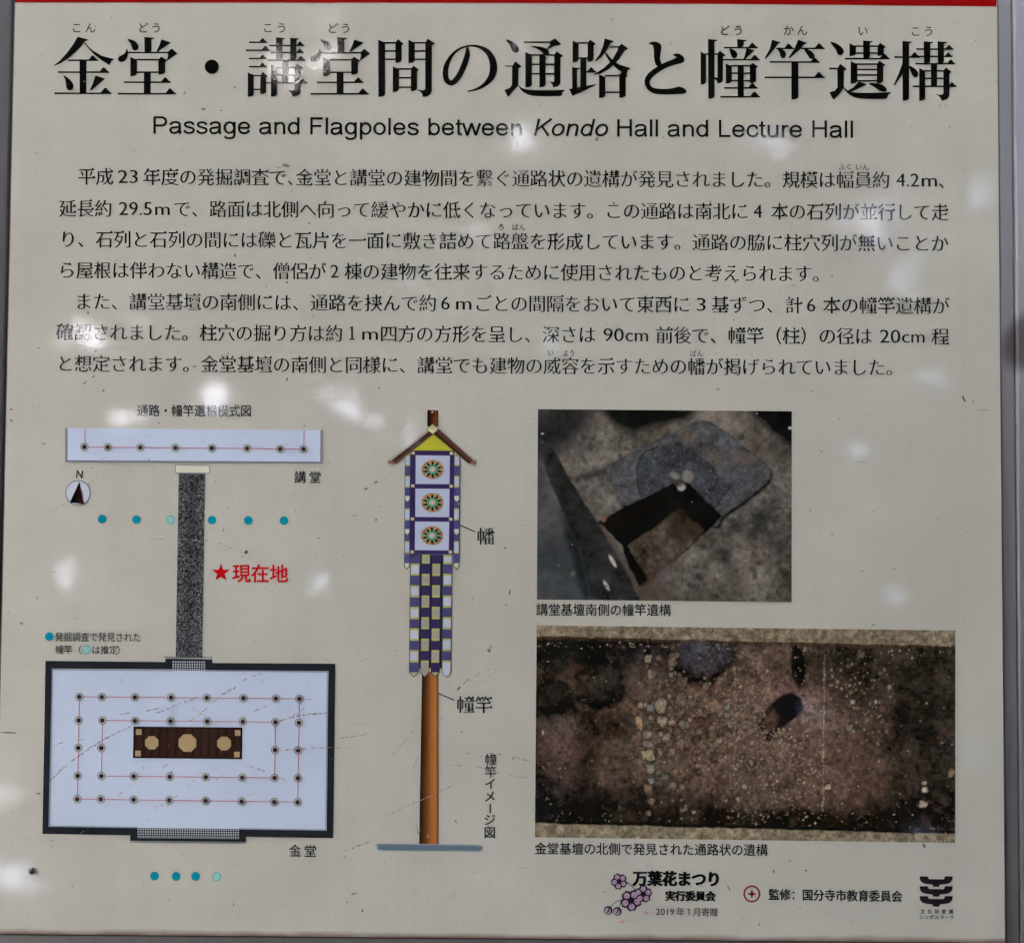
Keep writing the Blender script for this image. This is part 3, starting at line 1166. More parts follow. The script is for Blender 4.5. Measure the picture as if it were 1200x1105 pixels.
class Canvas:
    def __init__(s, w_, h, x0, y0, x1, y1):
        s.w, s.h = w_, h
        s.x0, s.y0, s.sx, s.sy = x0, y0, (x1 - x0) / w_, (y1 - y0) / h
        s.X = (x0 + (np.arange(w_) + 0.5) * s.sx)[None, :].repeat(h, 0)
        s.Y = (y0 + (np.arange(h) + 0.5) * s.sy)[:, None].repeat(w_, 1)
        s.a = np.zeros((h, w_, 3))

    def pm(s, pts, soft=1):
        m = np.zeros((s.h, s.w), bool)
        n = len(pts)
        rg = getattr(s, 'rough', 0)
        X_, Y_ = s.X, s.Y
        if rg:
            if not hasattr(s, 'wx'):
                s.wx, s.wy = fbm(s.h, s.w, 16, 811, 4, 0.75) - 0.5, fbm(s.h, s.w, 16, 822, 4, 0.75) - 0.5
            X_, Y_ = s.X + s.wx * rg, s.Y + s.wy * rg
        for i in range(n):
            (ax, ay), (bx, by) = pts[i], pts[(i + 1) % n]
            if ay == by:
                continue
            c = ((ay > Y_) != (by > Y_)) & (X_ < (bx - ax) * (Y_ - ay) / (by - ay) + ax)
            m ^= c
        return blur(m.astype(float), soft)

    def em(s, cx_, cy_, rx, ry, ang=0, soft=0.3):
        c, q = math.cos(ang), math.sin(ang)
        dx, dy = s.X - cx_, s.Y - cy_
        d = np.hypot((dx * c + dy * q) / rx, (-dx * q + dy * c) / ry)
        if min(rx, ry) > 14:
            if not hasattr(s, 'wf'):
                s.wf = fbm(s.h, s.w, 34, 555, 4)
            d = d + (np.roll(s.wf, int(cx_ * 3 + cy_), 1) - 0.5) * 0.9
        return np.clip((1 - d) / soft + 0.5, 0, 1)

    def mix(s, m, col, k=1.0):
        m = (m * k)[..., None]
        s.a = s.a * (1 - m) + np.asarray(col, float) * m

    def stone(s, cx_, cy_, rx, ry, col, ang=0, power=2.6):
        R = max(rx, ry) * 1.5
        i0, i1 = int(max(0, (cx_ - R - s.x0) / s.sx)), int(min(s.w, (cx_ + R - s.x0) / s.sx + 1))
        j0, j1 = int(max(0, (cy_ - R - s.y0) / s.sy)), int(min(s.h, (cy_ + R - s.y0) / s.sy + 1))
        if i1 <= i0 or j1 <= j0:
            return
        c, q = math.cos(ang), math.sin(ang)
        dx, dy = s.X[j0:j1, i0:i1] - cx_, s.Y[j0:j1, i0:i1] - cy_
        u, v_ = np.abs((dx * c + dy * q) / rx), np.abs((-dx * q + dy * c) / ry)
        d = (u ** power + v_ ** power) ** (1 / power)
        if not hasattr(s, 'sw'):
            s.sw = fbm(s.h, s.w, 7, 901, 3, 0.8) - 0.5
        d = d * (1 + 0.9 * s.sw[j0:j1, i0:i1])
        col = np.asarray(col, float) * np.array([0.95, 0.91, 0.87])
        e = s.sx / max(min(rx, ry), 0.1) * 1.2
        sub = s.a[j0:j1, i0:i1]
        mo = np.clip((1.28 - d) / max(e, 0.15), 0, 1)[..., None] * 0.42
        sub = sub * (1 - mo) + np.array([24, 22, 20]) * mo
        mi_ = np.clip((1 - d) / e + 0.3, 0, 1)[..., None]
        sh = 1.06 - 0.16 * np.clip(d, 0, 1)[..., None]
        sub = sub * (1 - mi_) + np.asarray(col, float) * sh * mi_
        s.a[j0:j1, i0:i1] = sub

    def build(s, name, corners, parent, z=2, **kw):
        """corners: survey points TL, TR, BR, BL"""
        c = B(corners)
        U, Vv = np.meshgrid(np.arange(s.w + 1) / s.w, np.arange(s.h + 1) / s.h)
        p = ((1 - U) * (1 - Vv))[..., None] * c[0] + (U * (1 - Vv))[..., None] * c[1] + (U * Vv)[..., None] * c[2] + ((1 - U) * Vv)[..., None] * c[3]
        nv = (s.w + 1) * (s.h + 1)
        co_ = np.c_[p.reshape(-1, 2), np.full(nv, z * LAYER)]
        idx = np.arange(nv).reshape(s.h + 1, s.w + 1)
        q = np.stack([idx[1:, :-1], idx[1:, 1:], idx[:-1, 1:], idx[:-1, :-1]], -1).reshape(-1, 4)
        me = bpy.data.meshes.new(name)
        me.vertices.add(nv)
        me.vertices.foreach_set('co', co_.astype(np.float32).ravel())
        nq = len(q)
        me.loops.add(nq * 4)
        me.loops.foreach_set('vertex_index', q.astype(np.int32).ravel())
        me.polygons.add(nq)
        me.polygons.foreach_set('loop_start', (np.arange(nq) * 4).astype(np.int32))
        me.update(calc_edges=True)
        pad = np.pad(s.a, ((0, 1), (0, 1), (0, 0)), mode='edge')
        at = me.color_attributes.new('ink', 'FLOAT_COLOR', 'POINT')
        at.data.foreach_set('color', np.c_[alb(np.clip(pad, 0, 255)).reshape(-1, 3), np.ones(nv)].astype(np.float32).ravel())
        me.materials.append(laminate('printed picture', attr=True))
        me.update()
        return link(name, me, parent, **kw)


# gravel passage strip between the halls
cv = Canvas(62, 400, 0, 0, 62, 400)
n1 = fbm(400, 62, 1.9, 5, 1)
n2 = np.random.default_rng(3).random((400, 62))
n3 = fbm(400, 62, 3, 8, 2)
k = np.clip((n1 - 0.5) * 3.4 + 0.36 + (n2 - 0.5) * 0.5, 0, 1)
mid = 1 - 0.25 * np.exp(-((np.arange(62) - 31) / 12.0) ** 2)[None, :]
k = np.clip(0.5 + (n1 - 0.5) * 1.5 + (n2 - 0.5) * 0.75, 0, 1)
cv.a = (36 + 80 * (k ** 1.5) * mid)[..., None] * np.array([1, 1, 1.04])
cv.build('passage_strip', [(209.6, 554.8), (240.2, 555.2), (237.2, 770.6), (206, 770)], root)

# photograph of the flagpole pit
cv = Canvas(420, 315, 72, 33, 1122, 830)
cv.rough = 26
h, w2 = cv.h, cv.w
n = fbm(h, w2, 60, 21, 6)
nf = fbm(h, w2, 7, 40, 3)
cv.a[:] = np.array([92, 87, 80])
cv.a *= (0.36 + 1.25 * n)[..., None] * (0.72 + 0.56 * fbm(h, w2, 8, 33, 4, 0.8))[..., None]
warm = fbm(h, w2, 90, 61, 3)
cv.a *= 1 + (warm - 0.5)[..., None] * np.array([0.14, 0.02, -0.06])
cv.mix(cv.pm([(72, 200), (150, 380), (260, 600), (310, 830), (72, 830)], 6), (60, 64, 67), 0.6)
cv.mix(cv.pm([(72, 33), (330, 33), (250, 140), (190, 200), (72, 250)], 14), (36, 36, 38), 0.85)
cv.mix(cv.pm([(330, 20), (740, 20), (690, 70), (560, 95), (450, 118), (390, 95)], 7), (22, 22, 24), 0.95)
cv.mix(cv.pm([(930, 20), (1140, 20), (1140, 190), (1060, 130), (990, 70)], 7), (20, 22, 24), 0.95)
cv.mix(cv.pm([(190, 330), (350, 280), (430, 230), (430, 240), (350, 310), (250, 340)], 3), (44, 40, 38), 0.8)
cv.mix(cv.pm([(72, 560), (260, 640), (300, 830), (72, 830)], 9), (52, 58, 63), 0.45)
cv.rough = 7
slab = smooth([(358, 300), (375, 265), (440, 228), (590, 155), (715, 88), (758, 79), (805, 93), (900, 165), (1010, 255), (1035, 292), (1015, 340), (930, 410), (840, 478), (800, 520), (640, 420), (440, 440), (390, 360)], 6)
cv.mix(cv.pm(slab + np.array([7, 8]), 2), (24, 23, 24), 0.95)
cv.mix(cv.pm(slab + np.array([-3, -3]), 1), (58, 55, 52), 0.4)
sm = cv.pm(slab, 1)
tex = 0.50 + 1.0 * fbm(h, w2, 18, 77, 5, 0.8)
cv.mix(sm, (72, 73, 74))
cv.a = np.where(sm[..., None] > 0.5, cv.a * tex[..., None], cv.a)
for (x, y, r) in ((805, 230, 34), (900, 218, 26), (700, 150, 30), (940, 240, 26)):
    cv.mix(cv.em(x, y, r, r * 0.8, 0.3, 1.4), (112, 96, 80), 0.5)
inner = smooth([(482, 300), (490, 250), (525, 205), (600, 176), (660, 176), (720, 215), (780, 255), (830, 320), (872, 340), (850, 380), (800, 440), (700, 400), (560, 400), (500, 400)], 6)
im = cv.pm(inner, 1)
cv.mix(im - cv.pm((inner - np.array([655, 310])) * 0.975 + np.array([655, 310]), 1), (38, 37, 36), 0.7)
cv.a = np.where(im[..., None] > 0.5, cv.a * np.array([0.89, 0.9, 0.93]), cv.a)
rr = np.random.default_rng(9)
for k in range(420):
    x, y = rr.uniform(380, 1030), rr.uniform(90, 480)
    if sm[min(h - 1, int((y - 33) / cv.sy)), min(w2 - 1, int((x - 72) / cv.sx))] > 0.5:
        q = rr.uniform(2, 4.5)
        cv.mix(cv.em(x, y, q, q, 0, 0.8), (108, 105, 100) if rr.random() < 0.7 else (40, 40, 40), rr.uniform(0.15, 0.65))
for k in range(520):
    x, y = rr.uniform(200, 1120), rr.uniform(120, 830)
    if sm[min(h - 1, int((y - 33) / cv.sy)), min(w2 - 1, int((x - 72) / cv.sx))] < 0.5:
        q = rr.uniform(3, 11)
        cv.mix(cv.em(x, y, q * rr.uniform(1, 2), q, rr.uniform(0, 3), 1.2), (48, 46, 44) if rr.random() < 0.65 else (118, 108, 96), rr.uniform(0.15, 0.55))
for (x, y, r) in ((840, 630, 30), (900, 520, 38), (1060, 600, 34), (960, 700, 18), (740, 730, 16), (850, 660, 18), (1000, 480, 30)):
    cv.mix(cv.em(x, y, r, r * 0.75, 0.4, 1.0) * (nf * 1.3), (42, 42, 44), 0.9)
cv.rough = 16
pit = [(318, 508), (440, 438), (650, 336), (692, 338), (836, 474), (782, 535), (700, 610), (640, 660), (520, 755), (500, 772), (455, 700), (430, 610), (370, 550)]
cv.mix(cv.pm(pit, 1), (27, 24, 23))
fl = [(440, 604), (560, 520), (660, 440), (700, 480), (770, 538), (700, 608), (640, 660), (540, 745), (500, 700), (468, 650)]
fm = cv.pm(fl, 2)
cv.mix(fm, (74, 67, 59))
cv.a = np.where(fm[..., None] > 0.4, cv.a * (0.2 + 1.55 * fbm(h, w2, 22, 91, 6, 0.75))[..., None], cv.a)
cv.mix(cv.pm([(620, 430), (680, 420), (772, 530), (690, 600), (610, 560)], 6), (44, 38, 34), 0.6)
cv.mix(cv.pm([(340, 512), (480, 450), (640, 360), (640, 385), (480, 480), (400, 530)], 5), (50, 44, 40), 0.6)
cv.mix(cv.pm([(440, 600), (470, 650), (520, 740), (545, 748), (505, 772), (455, 700), (425, 610)], 2), (20, 19, 19), 0.9)
cv.mix(cv.pm([(610, 640), (660, 660), (600, 740), (500, 800), (500, 770)], 6), (64, 54, 46), 0.8)
cv.mix(cv.pm([(480, 800), (520, 760), (640, 740), (640, 830), (480, 830)], 8), (86, 76, 66), 0.6)
beam = [(78, 150), (130, 190), (165, 250), (200, 320), (330, 520), (380, 590), (450, 720), (498, 830), (300, 830), (262, 640), (185, 480), (105, 290)]
bmk = cv.pm(beam, 1)
cv.mix(bmk, (44, 44, 44), 0.95)
cv.a = np.where(bmk[..., None] > 0.5, cv.a * (0.6 + 0.8 * fbm(h, w2, 20, 99, 5))[..., None], cv.a)
cv.mix(cv.pm([(325, 515), (345, 520), (400, 590), (470, 720), (500, 820), (470, 770), (400, 640)], 2), (82, 74, 66), 0.8)
cv.mix(cv.pm([(262, 640), (300, 830), (270, 830), (190, 560), (180, 470)], 4), (30, 33, 36), 0.7)
for (x, y, rx, ry, an, col) in ((640, 308, 30, 18, 0.4, (116, 113, 104)), (694, 312, 22, 24, 0, (112, 109, 100)), (668, 357, 13, 13, 0, (192, 198, 198)), (668, 358, 18, 17, 0, (150, 150, 146)),
                                (385, 668, 30, 8, 1.05, (168, 164, 156)), (360, 770, 24, 8, 1.05, (160, 158, 152)), (347, 492, 12, 15, 0, (112, 88, 72)), (92, 137, 7, 4, 0, (170, 176, 176)), (1116, 105, 8, 7, 0, (170, 180, 178))):
    cv.mix(cv.em(x, y, rx, ry, an, 0.5), col, 0.95)
cv.mix(cv.em(655, 342, 20, 14, 0, 0.6), (74, 66, 54), 0.7)
cv.a = cv.a * (0.9 + 0.2 * nf)[..., None] + np.random.default_rng(1).normal(0, 3, cv.a.shape)
ph1 = cv.build('excavation_photograph', [(630.4, 479.6), (927.8, 482.0), (927.6, 705.4), (629.2, 702.4)], root, label='upper photograph of a square pit cut into dark stone')
P = Print()
run(P, '講堂基壇南側の幢竿遺構', 628, 714, 786.5, 714.8, 15.1, 'sans', 'caption')
P.build('caption_lettering', ph1)

# photograph of the stone-lined passage
cv = Canvas(640, 320, 40, 28, 1154, 600)
h, w2 = cv.h, cv.w
YS = cv.Y - 14 * (cv.X - 40) / 1114        # undo the slope of the print
n = fbm(h, w2, 90, 121, 6, 0.65)
nf = fbm(h, w2, 9, 140, 3)
cv.a[:] = np.array([52, 46, 41])
cv.a *= (0.42 + 1.1 * n)[..., None]
for (x, y, rx, ry, col, k) in ((620, 260, 260, 190, (98, 82, 72), 0.85), (600, 350, 200, 120, (106, 90, 80), 0.6), (860, 390, 150, 110, (82, 67, 58), 0.8), (250, 400, 120, 90, (88, 72, 60), 0.6),
                               (95, 370, 70, 60, (80, 64, 62), 0.8), (500, 430, 90, 70, (88, 72, 62), 0.6), (700, 470, 150, 60, (86, 70, 60), 0.5), (740, 210, 60, 50, (112, 84, 84), 0.6),
                               (150, 150, 26, 40, (104, 78, 64), 0.7), (270, 255, 60, 20, (100, 74, 60), 0.7), (505, 215, 60, 45, (120, 94, 74), 0.7), (640, 170, 50, 40, (112, 88, 72), 0.5),
                               (930, 470, 70, 40, (94, 74, 58), 0.5), (700, 90, 60, 20, (88, 70, 58), 0.6)):
    cv.mix(cv.em(x, y, rx, ry, 0, 0.9) * np.clip(0.1 + 0.9 * nf + 0.8 * (fbm(h, w2, 24, 160, 4) - 0.3), 0, 1.1), col, k)
for (x, y, rx, ry, col, k) in ((110, 90, 190, 55, (26, 25, 24), 0.8), (330, 85, 120, 50, (24, 23, 25), 0.85), (95, 520, 130, 70, (28, 28, 30), 0.85), (1090, 300, 90, 260, (44, 41, 37), 0.7), (1060, 520, 120, 60, (26, 25, 24), 0.8),
                               (230, 520, 140, 40, (30, 27, 24), 0.6), (560, 550, 300, 26, (32, 28, 25), 0.8), (860, 550, 200, 30, (28, 25, 22), 0.8), (960, 130, 190, 60, (40, 38, 33), 0.75), (250, 310, 40, 40, (46, 38, 32), 0.7),
                               (180, 400, 30, 120, (36, 31, 28), 0.5), (1000, 380, 22, 120, (36, 33, 30), 0.7), (360, 500, 70, 50, (36, 32, 28), 0.6), (1080, 320, 30, 40, (36, 32, 30), 0.6)):
    cv.mix(cv.em(x, y, rx, ry, 0, 1.1), col, k)
for (x, y, rx, ry) in ((90, 225, 58, 54), (215, 190, 62, 62), (485, 100, 82, 70)):
    cv.mix(cv.em(x, y + 6, rx, ry, 0, 0.25), (24, 22, 21), 0.9)
    cv.mix(cv.em(x, y - 4, rx * 0.84, ry * 0.82, 0, 0.5), (44, 40, 37) if x < 400 else (56, 55, 58), 0.9)
cv.mix(cv.em(738, 130, 16, 52, -0.1, 0.5), (24, 20, 20), 0.95)
cv.mix(cv.pm([(700, 205), (742, 215), (735, 262), (700, 295), (665, 335), (650, 330), (632, 285), (655, 250), (680, 225)], 2), (32, 25, 25), 0.9)
cv.mix(cv.pm([(640, 280), (670, 245), (690, 270), (672, 305), (655, 312)], 3), (86, 66, 60), 0.9)
cv.mix(cv.em(716, 238, 32, 32, 0, 0.4), (22, 22, 30), 0.9)
cv.a = cv.a * (0.45 + 1.1 * fbm(h, w2, 40, 131, 6, 0.75))[..., None]
soil = np.clip((fbm(h, w2, 26, 177, 5, 0.7) - 0.5) * 3.2, 0, 1) * ((YS > 76) & (YS < 556))
cv.mix(soil, (98, 76, 68), 0.42)
for (x, y, rx, ry, col, k_) in ((470, 330, 90, 120, (100, 78, 73), .25), (880, 400, 120, 120, (92, 70, 60), .3), (110, 370, 80, 60, (88, 66, 66), .3), (640, 330, 160, 110, (112, 90, 80), .2)):
    cv.mix(cv.em(x, y, rx, ry, 0, 1.3) * np.clip(0.3 + 1.2 * (nf - 0.2), 0, 1), col, k_)
cv.mix(cv.pm([(700, 205), (742, 215), (735, 262), (700, 295), (665, 335), (650, 330), (632, 285), (655, 250), (680, 225)], 2), (34, 27, 26), 0.9)
cv.mix(cv.pm([(640, 280), (670, 245), (690, 270), (672, 305), (655, 312)], 3), (82, 64, 58), 0.9)
cv.mix(cv.em(716, 238, 30, 30, 0, 0.4), (20, 20, 26), 0.9)
rr = np.random.default_rng(29)
cols = [(130, 118, 104), (112, 104, 96), (122, 114, 104), (136, 120, 100), (108, 92, 82), (124, 106, 96)]


def pick(bright=1.0):
    return np.array(cols[rr.integers(len(cols))]) * bright * rr.uniform(0.82, 1.08)


def scatter(nb, cx_, cy_, sx_, sy_, r0_, r1_, br, ax0=0, ax1=1e9, uni=False):
    for _ in range(nb):
        if uni:
            x, y = rr.uniform(cx_ - sx_, cx_ + sx_), rr.uniform(cy_ - sy_, cy_ + sy_)
        else:
            x, y = rr.normal(cx_, sx_), rr.normal(cy_, sy_)
        if not (ax0 < x < ax1) or y > 560 or y < 60 or (650 < x < 745 and 195 < y < 300):
            continue
        r_ = rr.uniform(r0_, r1_)
        cv.stone(x, y, r_ * rr.uniform(0.9, 1.5), r_, pick(br), rr.uniform(0, 3.1), rr.uniform(2, 4))


scatter(50, 385, 330, 26, 85, 4, 8, 0.85, 362, 440)
scatter(40, 455, 300, 30, 80, 4, 9, 0.9, 420, 520)
scatter(900, 650, 340, 95, 120, 1.6, 3.6, 0.86, 480, 812)
scatter(420, 610, 330, 80, 70, 2.4, 5.2, 0.98, 470, 800)
scatter(200, 745, 420, 60, 70, 1.5, 3.4, 1.1, 640, 812)
scatter(70, 595, 200, 24, 60, 2.5, 6, 0.95, 575, 640)
scatter(60, 500, 320, 40, 60, 5, 10, 0.8, 445, 565)
scatter(120, 390, 300, 34, 100, 4, 9, 0.82, 330, 450)
scatter(160, 890, 230, 60, 70, 1.5, 5, 0.95, 820, 1000)
for (x, y, rx, ry, col, an) in (
        (338, 116, 9, 11, (140, 142, 124), 0.1), (343, 158, 6, 13, (128, 130, 114), 0), (360, 132, 6, 5, (110, 80, 70), 0), (400, 142, 8, 7, (96, 94, 84), 0), (400, 160, 7, 8, (112, 112, 108), 0),
        (318, 242, 9, 9, (134, 130, 116), 0), (332, 240, 6, 7, (130, 120, 108), 0), (345, 250, 10, 11, (118, 122, 122), 0.2), (373, 244, 15, 22, (124, 116, 104), 0.05), (376, 284, 14, 13, (128, 120, 108), 0.1),
        (404, 288, 10, 9, (118, 106, 96), 0.2), (436, 293, 14, 14, (112, 110, 100), 0), (316, 292, 10, 19, (140, 122, 96), -0.1), (345, 275, 8, 8, (116, 110, 102), 0), (338, 322, 13, 10, (132, 128, 116), 0),
        (340, 346, 16, 9, (112, 112, 108), 0), (341, 377, 17, 15, (146, 138, 116), -0.1), (346, 412, 13, 14, (118, 120, 108), 0.1), (340, 466, 12, 12, (112, 96, 84), 0), (348, 446, 8, 8, (116, 122, 124), 0),
        (388, 330, 12, 12, (116, 108, 96), 0.3), (404, 366, 9, 10, (112, 104, 90), 0), (372, 368, 6, 14, (118, 120, 110), -0.3), (386, 434, 13, 12, (84, 88, 80), 0.2), (398, 396, 8, 11, (98, 88, 76), 0.1),
        (424, 348, 12, 11, (104, 92, 80), 0), (428, 222, 16, 18, (96, 84, 80), 0.3), (430, 178, 14, 14, (86, 78, 72), 0.2), (470, 290, 18, 15, (92, 76, 70), 0), (470, 366, 10, 8, (108, 92, 84), 0.4),
        (550, 245, 10, 8, (112, 112, 104), 0), (548, 266, 9, 9, (104, 102, 94), 0), (530, 336, 9, 7, (136, 128, 114), 0), (596, 458, 9, 7, (104, 108, 106), 0.3), (500, 412, 6, 6, (116, 110, 96), 0),
        (440, 520, 7, 8, (98, 104, 106), 0), (463, 528, 7, 5, (124, 126, 110), 0), (1074, 442, 7, 6, (150, 152, 140), 0), (1074, 460, 10, 9, (164, 162, 146), 0), (1071, 499, 12, 9, (156, 150, 140), 0.2),
        (980, 184, 6, 8, (146, 142, 124), 0), (882, 226, 7, 7, (122, 126, 112), 0), (874, 295, 9, 9, (104, 110, 92), 0), (893, 280, 4, 4, (130, 130, 116), 0), (914, 300, 4, 5, (138, 130, 112), 0),
        (905, 98, 12, 9, (78, 74, 64), 0), (870, 130, 7, 7, (96, 86, 72), 0), (818, 456, 9, 9, (158, 148, 128), 0.2), (60, 318, 4, 9, (150, 126, 120), -0.2), (962, 245, 11, 11, (92, 76, 68), 0), (1145, 415, 8, 14, (120, 112, 92), 0.4)):
    cv.stone(x, y, rx * 0.95, ry * 0.95, col, an, 3)
for y in np.arange(140, 482, 9.0):          # kerb lines of the passage
    cv.stone(569 + rr.normal(0, 1.5), y, 2.6, 4.8, pick(1.05), rr.normal(0, 0.15), 3)
for y in np.arange(100, 520, 11.0):
    cv.stone(808 - 4 * (y - 100) / 420 + rr.normal(0, 1), y, 2.8, 6.2, pick(1.0 if y < 240 else 1.2), rr.normal(0, 0.08), 3)
for _ in range(330):                         # bright grit
    x, y = rr.uniform(45, 1150), rr.uniform(72, 560)
    if rr.random() < 0.45:
        y = rr.choice([rr.normal(76 + 0.012 * x, 7), rr.normal(540, 14)])
    cv.mix(cv.em(x, y, rr.uniform(1.4, 3.6), rr.uniform(1.2, 2.6), rr.uniform(0, 3), 0.9), (158, 146, 124), rr.uniform(0.4, 1)) if _ % 2 else cv.stone(x, y, rr.uniform(1.2, 2.6), rr.uniform(1.2, 2.4), pick(1.15))
top = np.clip((58 + 4 * (vnoise(h, w2, 14, 3) - 0.5) - YS) / 3 + 0.5, 0, 1)
cv.mix(np.clip((72 - YS) / 10, 0, 1), (62, 50, 40), 0.8)
cv.mix(top, (112, 101, 84))
bot = np.clip((YS - 563 - 4 * (vnoise(h, w2, 10, 4) - 0.5)) / 3 + 0.5, 0, 1)
cv.mix(np.clip((YS - 553) / 8, 0, 1), (22, 20, 18), 0.8)
cv.mix(bot, (114, 104, 86))
sand = np.clip(top + bot, 0, 1)[..., None]
cv.a = cv.a * (1 - sand) + cv.a * sand * (0.72 + 0.56 * fbm(h, w2, 8, 201, 4))[..., None]
cv.a = (cv.a + 2) * (0.62 + 0.84 * fbm(h, w2, 6, 171, 3, 0.8))[..., None] + np.random.default_rng(2).normal(0, 3, cv.a.shape)
ph2 = cv.build('excavation_photograph', [(629, 732.6), (1119.4, 738.6), (1119.2, 987.2), (626.8, 980.6)], root, label='wide lower photograph of a stony dug passage')
P = Print()
run(P, '金堂基壇の北側で発見された通路状の遺構', 626.5, 993.6, 900, 995.6, 15.1, 'sans', 'caption')
P.build('caption_lettering', ph2)


# ------------------------------------------------------------------ picture of the banner on its pole
s5 = 5.523


def zc(*p):
    return [(430 + a / s5, 470 + b / s5) for a, b in p]


def zd(*p):
    return [(430 + a / s5, 640 + b / s5) for a, b in p]


P = Print()
P.quad(zc((283, 320), (566, 322), (561, 992), (277, 990)), 'purple', 3)
P.quad(zc((283, 320), (566, 322), (566, 330), (283, 328)), (46, 40, 66), 4)
ban = P.build('banner', root, label='drawing of a purple and white banner on a pole')
cv = Canvas(40, 80, 0, 0, 40, 80)


def wood(w_, h, sd):
    u = np.linspace(0, 1, w_)[None, :].repeat(h, 0)
    r_, g_, b_ = [np.interp(u, [0, 0.12, 0.4, 0.62, 0.85, 0.95, 1], q) for q in ((50, 62, 98, 142, 160, 140, 88), (36, 42, 64, 92, 103, 90, 58), (30, 32, 42, 52, 56, 50, 40))]
    a = np.stack([r_, g_, b_], -1)
    st = vnoise(h, w_ * 8, 6, sd)[:, ::8]
    st2 = vnoise(1, w_, 2, sd + 1).repeat(h, 0)
    return a * (0.97 + 0.06 * st + 0.05 * st2)[..., None]


c2 = Canvas(28, 240, 0, 0, 28, 240)
c2.a = wood(28, 240, 5)
c2.build('pole', [(494.6, 787), (513.8, 787), (513.9, 988.6), (491.2, 988.2)], ban, z=2)
c3 = Canvas(20, 26, 0, 0, 20, 26)
c3.a = wood(20, 26, 8) * 0.62
c3.mix(c3.em(10, 7, 5, 6, 0, 0.8), (60, 36, 28), 0.7)
c3.mix(c3.em(9.5, 3.5, 1.8, 1.8, 0, 0.6), (176, 170, 160), 0.9)
c3.build('pole_tip', zc((392, 58), (462, 60), (462, 165), (391, 165)), ban, z=2)
P = Print()
P.quad(zc((420, 175), (430, 215), (190, 404), (137, 404), (137, 385)), (84, 62, 52), 5)
P.quad(zc((418, 168), (402, 196), (160, 384), (137, 385)), (150, 142, 126), 6)
P.quad(zc((404, 200), (412, 212), (180, 390), (160, 388)), (58, 44, 38), 7)
P.quad(zc((137, 384), (160, 384), (185, 400), (183, 405), (137, 404)), (120, 92, 78), 8)
P.build('roof_beam', ban)
P = Print()
P.quad(zc((430, 215), (445, 180), (468, 182), (710, 386), (707, 408), (662, 406)), (84, 60, 52), 5)
P.quad(zc((455, 172), (470, 182), (708, 384), (690, 384)), (150, 142, 128), 6)
P.quad(zc((440, 214), (450, 204), (668, 392), (660, 400)), (60, 44, 38), 7)
P.quad(zc((690, 382), (711, 386), (708, 409), (662, 406)), (122, 92, 78), 8)
P.build('roof_beam', ban)
P = Print()
P.poly(zc((430, 214), (285, 320), (564, 322)), 'yellow', 4)
P.poly(zc((425, 147), (381, 183), (428, 218), (467, 183)), (92, 90, 66), 9)
P.poly(zc((425, 151), (388, 183), (428, 213), (461, 183)), (170, 166, 124), 10)
P.poly(zc((388, 183), (428, 213), (461, 183), (428, 192)), (190, 188, 152), 11)
P.build('gable', ban)


def rosette(x, y):
    q = Print()
    c = zc((x, y))[0]
    e = lambda r: (r / s5, r * 0.86 / s5)
    q.circle(c[0], c[1], e(73)[0], (158, 140, 116), 6, e(73)[1], 32)
    for k in range(16):
        a = 2 * math.pi * (k + 0.5) / 16
        q.circle(c[0] + 60 / s5 * math.cos(a), c[1] + 52 / s5 * math.sin(a), 9.5 / s5, (168, 104, 84) if k % 2 else (150, 130, 84), 7.5, n=8)
    for k in range(10):
        a = 2 * math.pi * k / 10 + 0.31
        for w_, r2, col, zz in ((0.40, 70, (20, 28, 22), 9), (0.13, 44, (96, 40, 40), 10)):
            q.poly([(c[0] + 30 / s5 * math.cos(a - w_), c[1] + 26 / s5 * math.sin(a - w_)), (c[0] + r2 / s5 * math.cos(a), c[1] + r2 * .86 / s5 * math.sin(a)),
                    (c[0] + 30 / s5 * math.cos(a + w_), c[1] + 26 / s5 * math.sin(a + w_))], col, zz)
    q.circle(c[0], c[1], 38 / s5, (54, 128, 88), 11, 33 / s5, 20)
    for k in range(10):
        a = 2 * math.pi * k / 10
        q.circle(c[0] + 31 / s5 * math.cos(a), c[1] + 27 / s5 * math.sin(a), 4 / s5, (130, 170, 150), 12.5, n=6)
    q.circle(c[0], c[1], 20 / s5, (176, 168, 166), 13.5, 18 / s5, 16)
    q.circle(c[0], c[1], 13 / s5, (180, 110, 110), 15, n=12)
    q.circle(c[0], c[1], 7 / s5, (196, 176, 166), 16, n=10)
    return q


for (a, b, cc, d), ctr in ((((316, 351), (537, 353), (535, 538), (315, 536)), (426, 443)), (((314, 566), (535, 568), (533, 751), (313, 749)), (424, 657)), (((312, 779), (533, 781), (530, 966), (310, 964)), (422, 870))):
    P = Print()
    P.quad(zc(a, b, cc, d), 'white', 5)
    o = P.build('cloth_panel', ban)
    rosette(*ctr).build('rosette', ban)
P = Print()
for x, y in ((300, 336), (548, 338), (298, 549), (546, 551), (296, 762), (543, 764), (294, 975), (541, 976)):
    P = Print()
    P.poly(zc((x - 13, y - 11), (x + 12, y - 11), (x + 12, y + 11), (x - 13, y + 11)), (120, 96, 110), 6)
    P.poly(zc((x - 10, y - 8), (x + 9, y - 8), (x + 9, y + 8), (x - 10, y + 8)), (184, 176, 140), 7)
    P.build('knot', ban)


